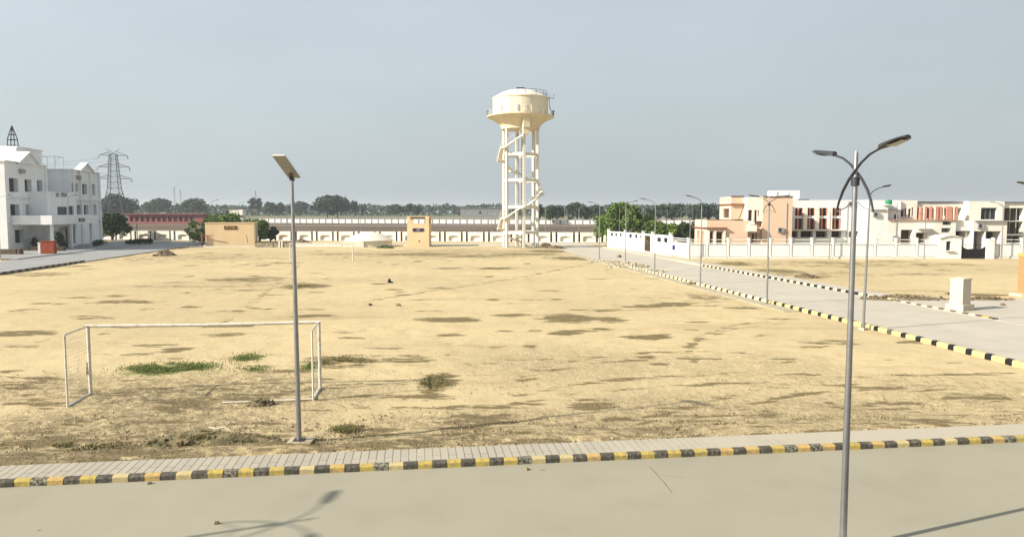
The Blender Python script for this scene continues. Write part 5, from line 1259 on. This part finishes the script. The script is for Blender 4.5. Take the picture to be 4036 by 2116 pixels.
# ------------------------------------------------------------------ light
elev = R(30); az = R(22)
Ld = Vector((math.cos(az) * math.cos(elev), math.sin(az) * math.cos(elev), -math.sin(elev)))
sd = bpy.data.lights.new('sun', 'SUN'); sd.energy = 4.6; sd.angle = R(0.6); sd.color = (1.0, 0.93, 0.80)
so_ = bpy.data.objects.new('sun', sd); COL.objects.link(so_); so_.rotation_euler = Ld.to_track_quat('-Z', 'Y').to_euler()
wl = bpy.data.worlds.new('World'); sc.world = wl; wl.use_nodes = True; nt = wl.node_tree; N = nt.nodes; L = nt.links
bg = N['Background']; sk = N.new('ShaderNodeTexSky'); sk.sky_type = 'NISHITA'; sk.sun_disc = False
sk.sun_elevation = elev
sk.sun_rotation = math.atan2(-Ld.x, -Ld.y)
sk.air_density = 1.3; sk.dust_density = 3.0; sk.ozone_density = 1.2
hs_ = N.new('ShaderNodeHueSaturation'); hs_.inputs['Saturation'].default_value = 0.45
L.new(sk.outputs[0], hs_.inputs['Color'])
mx = N.new('ShaderNodeMix'); mx.data_type = 'RGBA'; mx.inputs[0].default_value = 0.72; mx.inputs[7].default_value = (3.28, 3.78, 4.10, 1)
L.new(hs_.outputs[0], mx.inputs[6])
tcw = N.new('ShaderNodeTexCoord'); sx_ = N.new('ShaderNodeSeparateXYZ'); L.new(tcw.outputs['Generated'], sx_.inputs[0])
gr = N.new('ShaderNodeMapRange'); gr.inputs[1].default_value = -0.6; gr.inputs[2].default_value = 0.7; gr.inputs[3].default_value = 1.03; gr.inputs[4].default_value = 0.80; L.new(sx_.outputs[0], gr.inputs[0])
gz_ = N.new('ShaderNodeMapRange'); gz_.inputs[1].default_value = 0.0; gz_.inputs[2].default_value = 0.32; gz_.inputs[3].default_value = 0.86; gz_.inputs[4].default_value = 0.98; L.new(sx_.outputs[2], gz_.inputs[0])
m1 = N.new('ShaderNodeMath'); m1.operation = 'MULTIPLY'; L.new(gr.outputs[0], m1.inputs[0]); L.new(gz_.outputs[0], m1.inputs[1])
cn = N.new('ShaderNodeTexNoise'); cn.inputs['Scale'].default_value = 2.2; cn.inputs['Detail'].default_value = 5
cm = N.new('ShaderNodeMapping'); cm.inputs['Scale'].default_value = (1, 1, 3.5); L.new(tcw.outputs['Generated'], cm.inputs['Vector']); L.new(cm.outputs[0], cn.inputs['Vector'])
cr_ = N.new('ShaderNodeMapRange'); cr_.inputs[1].default_value = .35; cr_.inputs[2].default_value = .65; cr_.inputs[3].default_value = .97; cr_.inputs[4].default_value = 1.04; L.new(cn.outputs[0], cr_.inputs[0])
m2_ = N.new('ShaderNodeMath'); m2_.operation = 'MULTIPLY'; L.new(m1.outputs[0], m2_.inputs[0]); L.new(cr_.outputs[0], m2_.inputs[1]); m1 = m2_
vm = N.new('ShaderNodeVectorMath'); vm.operation = 'SCALE'; L.new(mx.outputs[2], vm.inputs[0]); L.new(m1.outputs[0], vm.inputs['Scale']); L.new(vm.outputs[0], bg.inputs[0]); bg.inputs[1].default_value = 0.10

# ------------------------------------------------------------------ camera
cd = bpy.data.cameras.new('camera'); cd.sensor_fit = 'HORIZONTAL'; cd.sensor_width = 36.0; cd.lens = F / 4036.0 * 36.0; cd.clip_end = 9000; cd.clip_start = 0.1
co = bpy.data.objects.new('camera', cd); COL.objects.link(co); co.location = (0, 0, H); co.rotation_euler = (math.pi / 2 - PITCH, 0, 0); sc.camera = co
sc.view_settings.view_transform = 'Standard'; sc.view_settings.look = 'None'; sc.view_settings.exposure = 0.96; sc.view_settings.gamma = 1
sc.cycles.max_bounces = 6; sc.cycles.volume_bounces = 0; sc.cycles.diffuse_bounces = 3
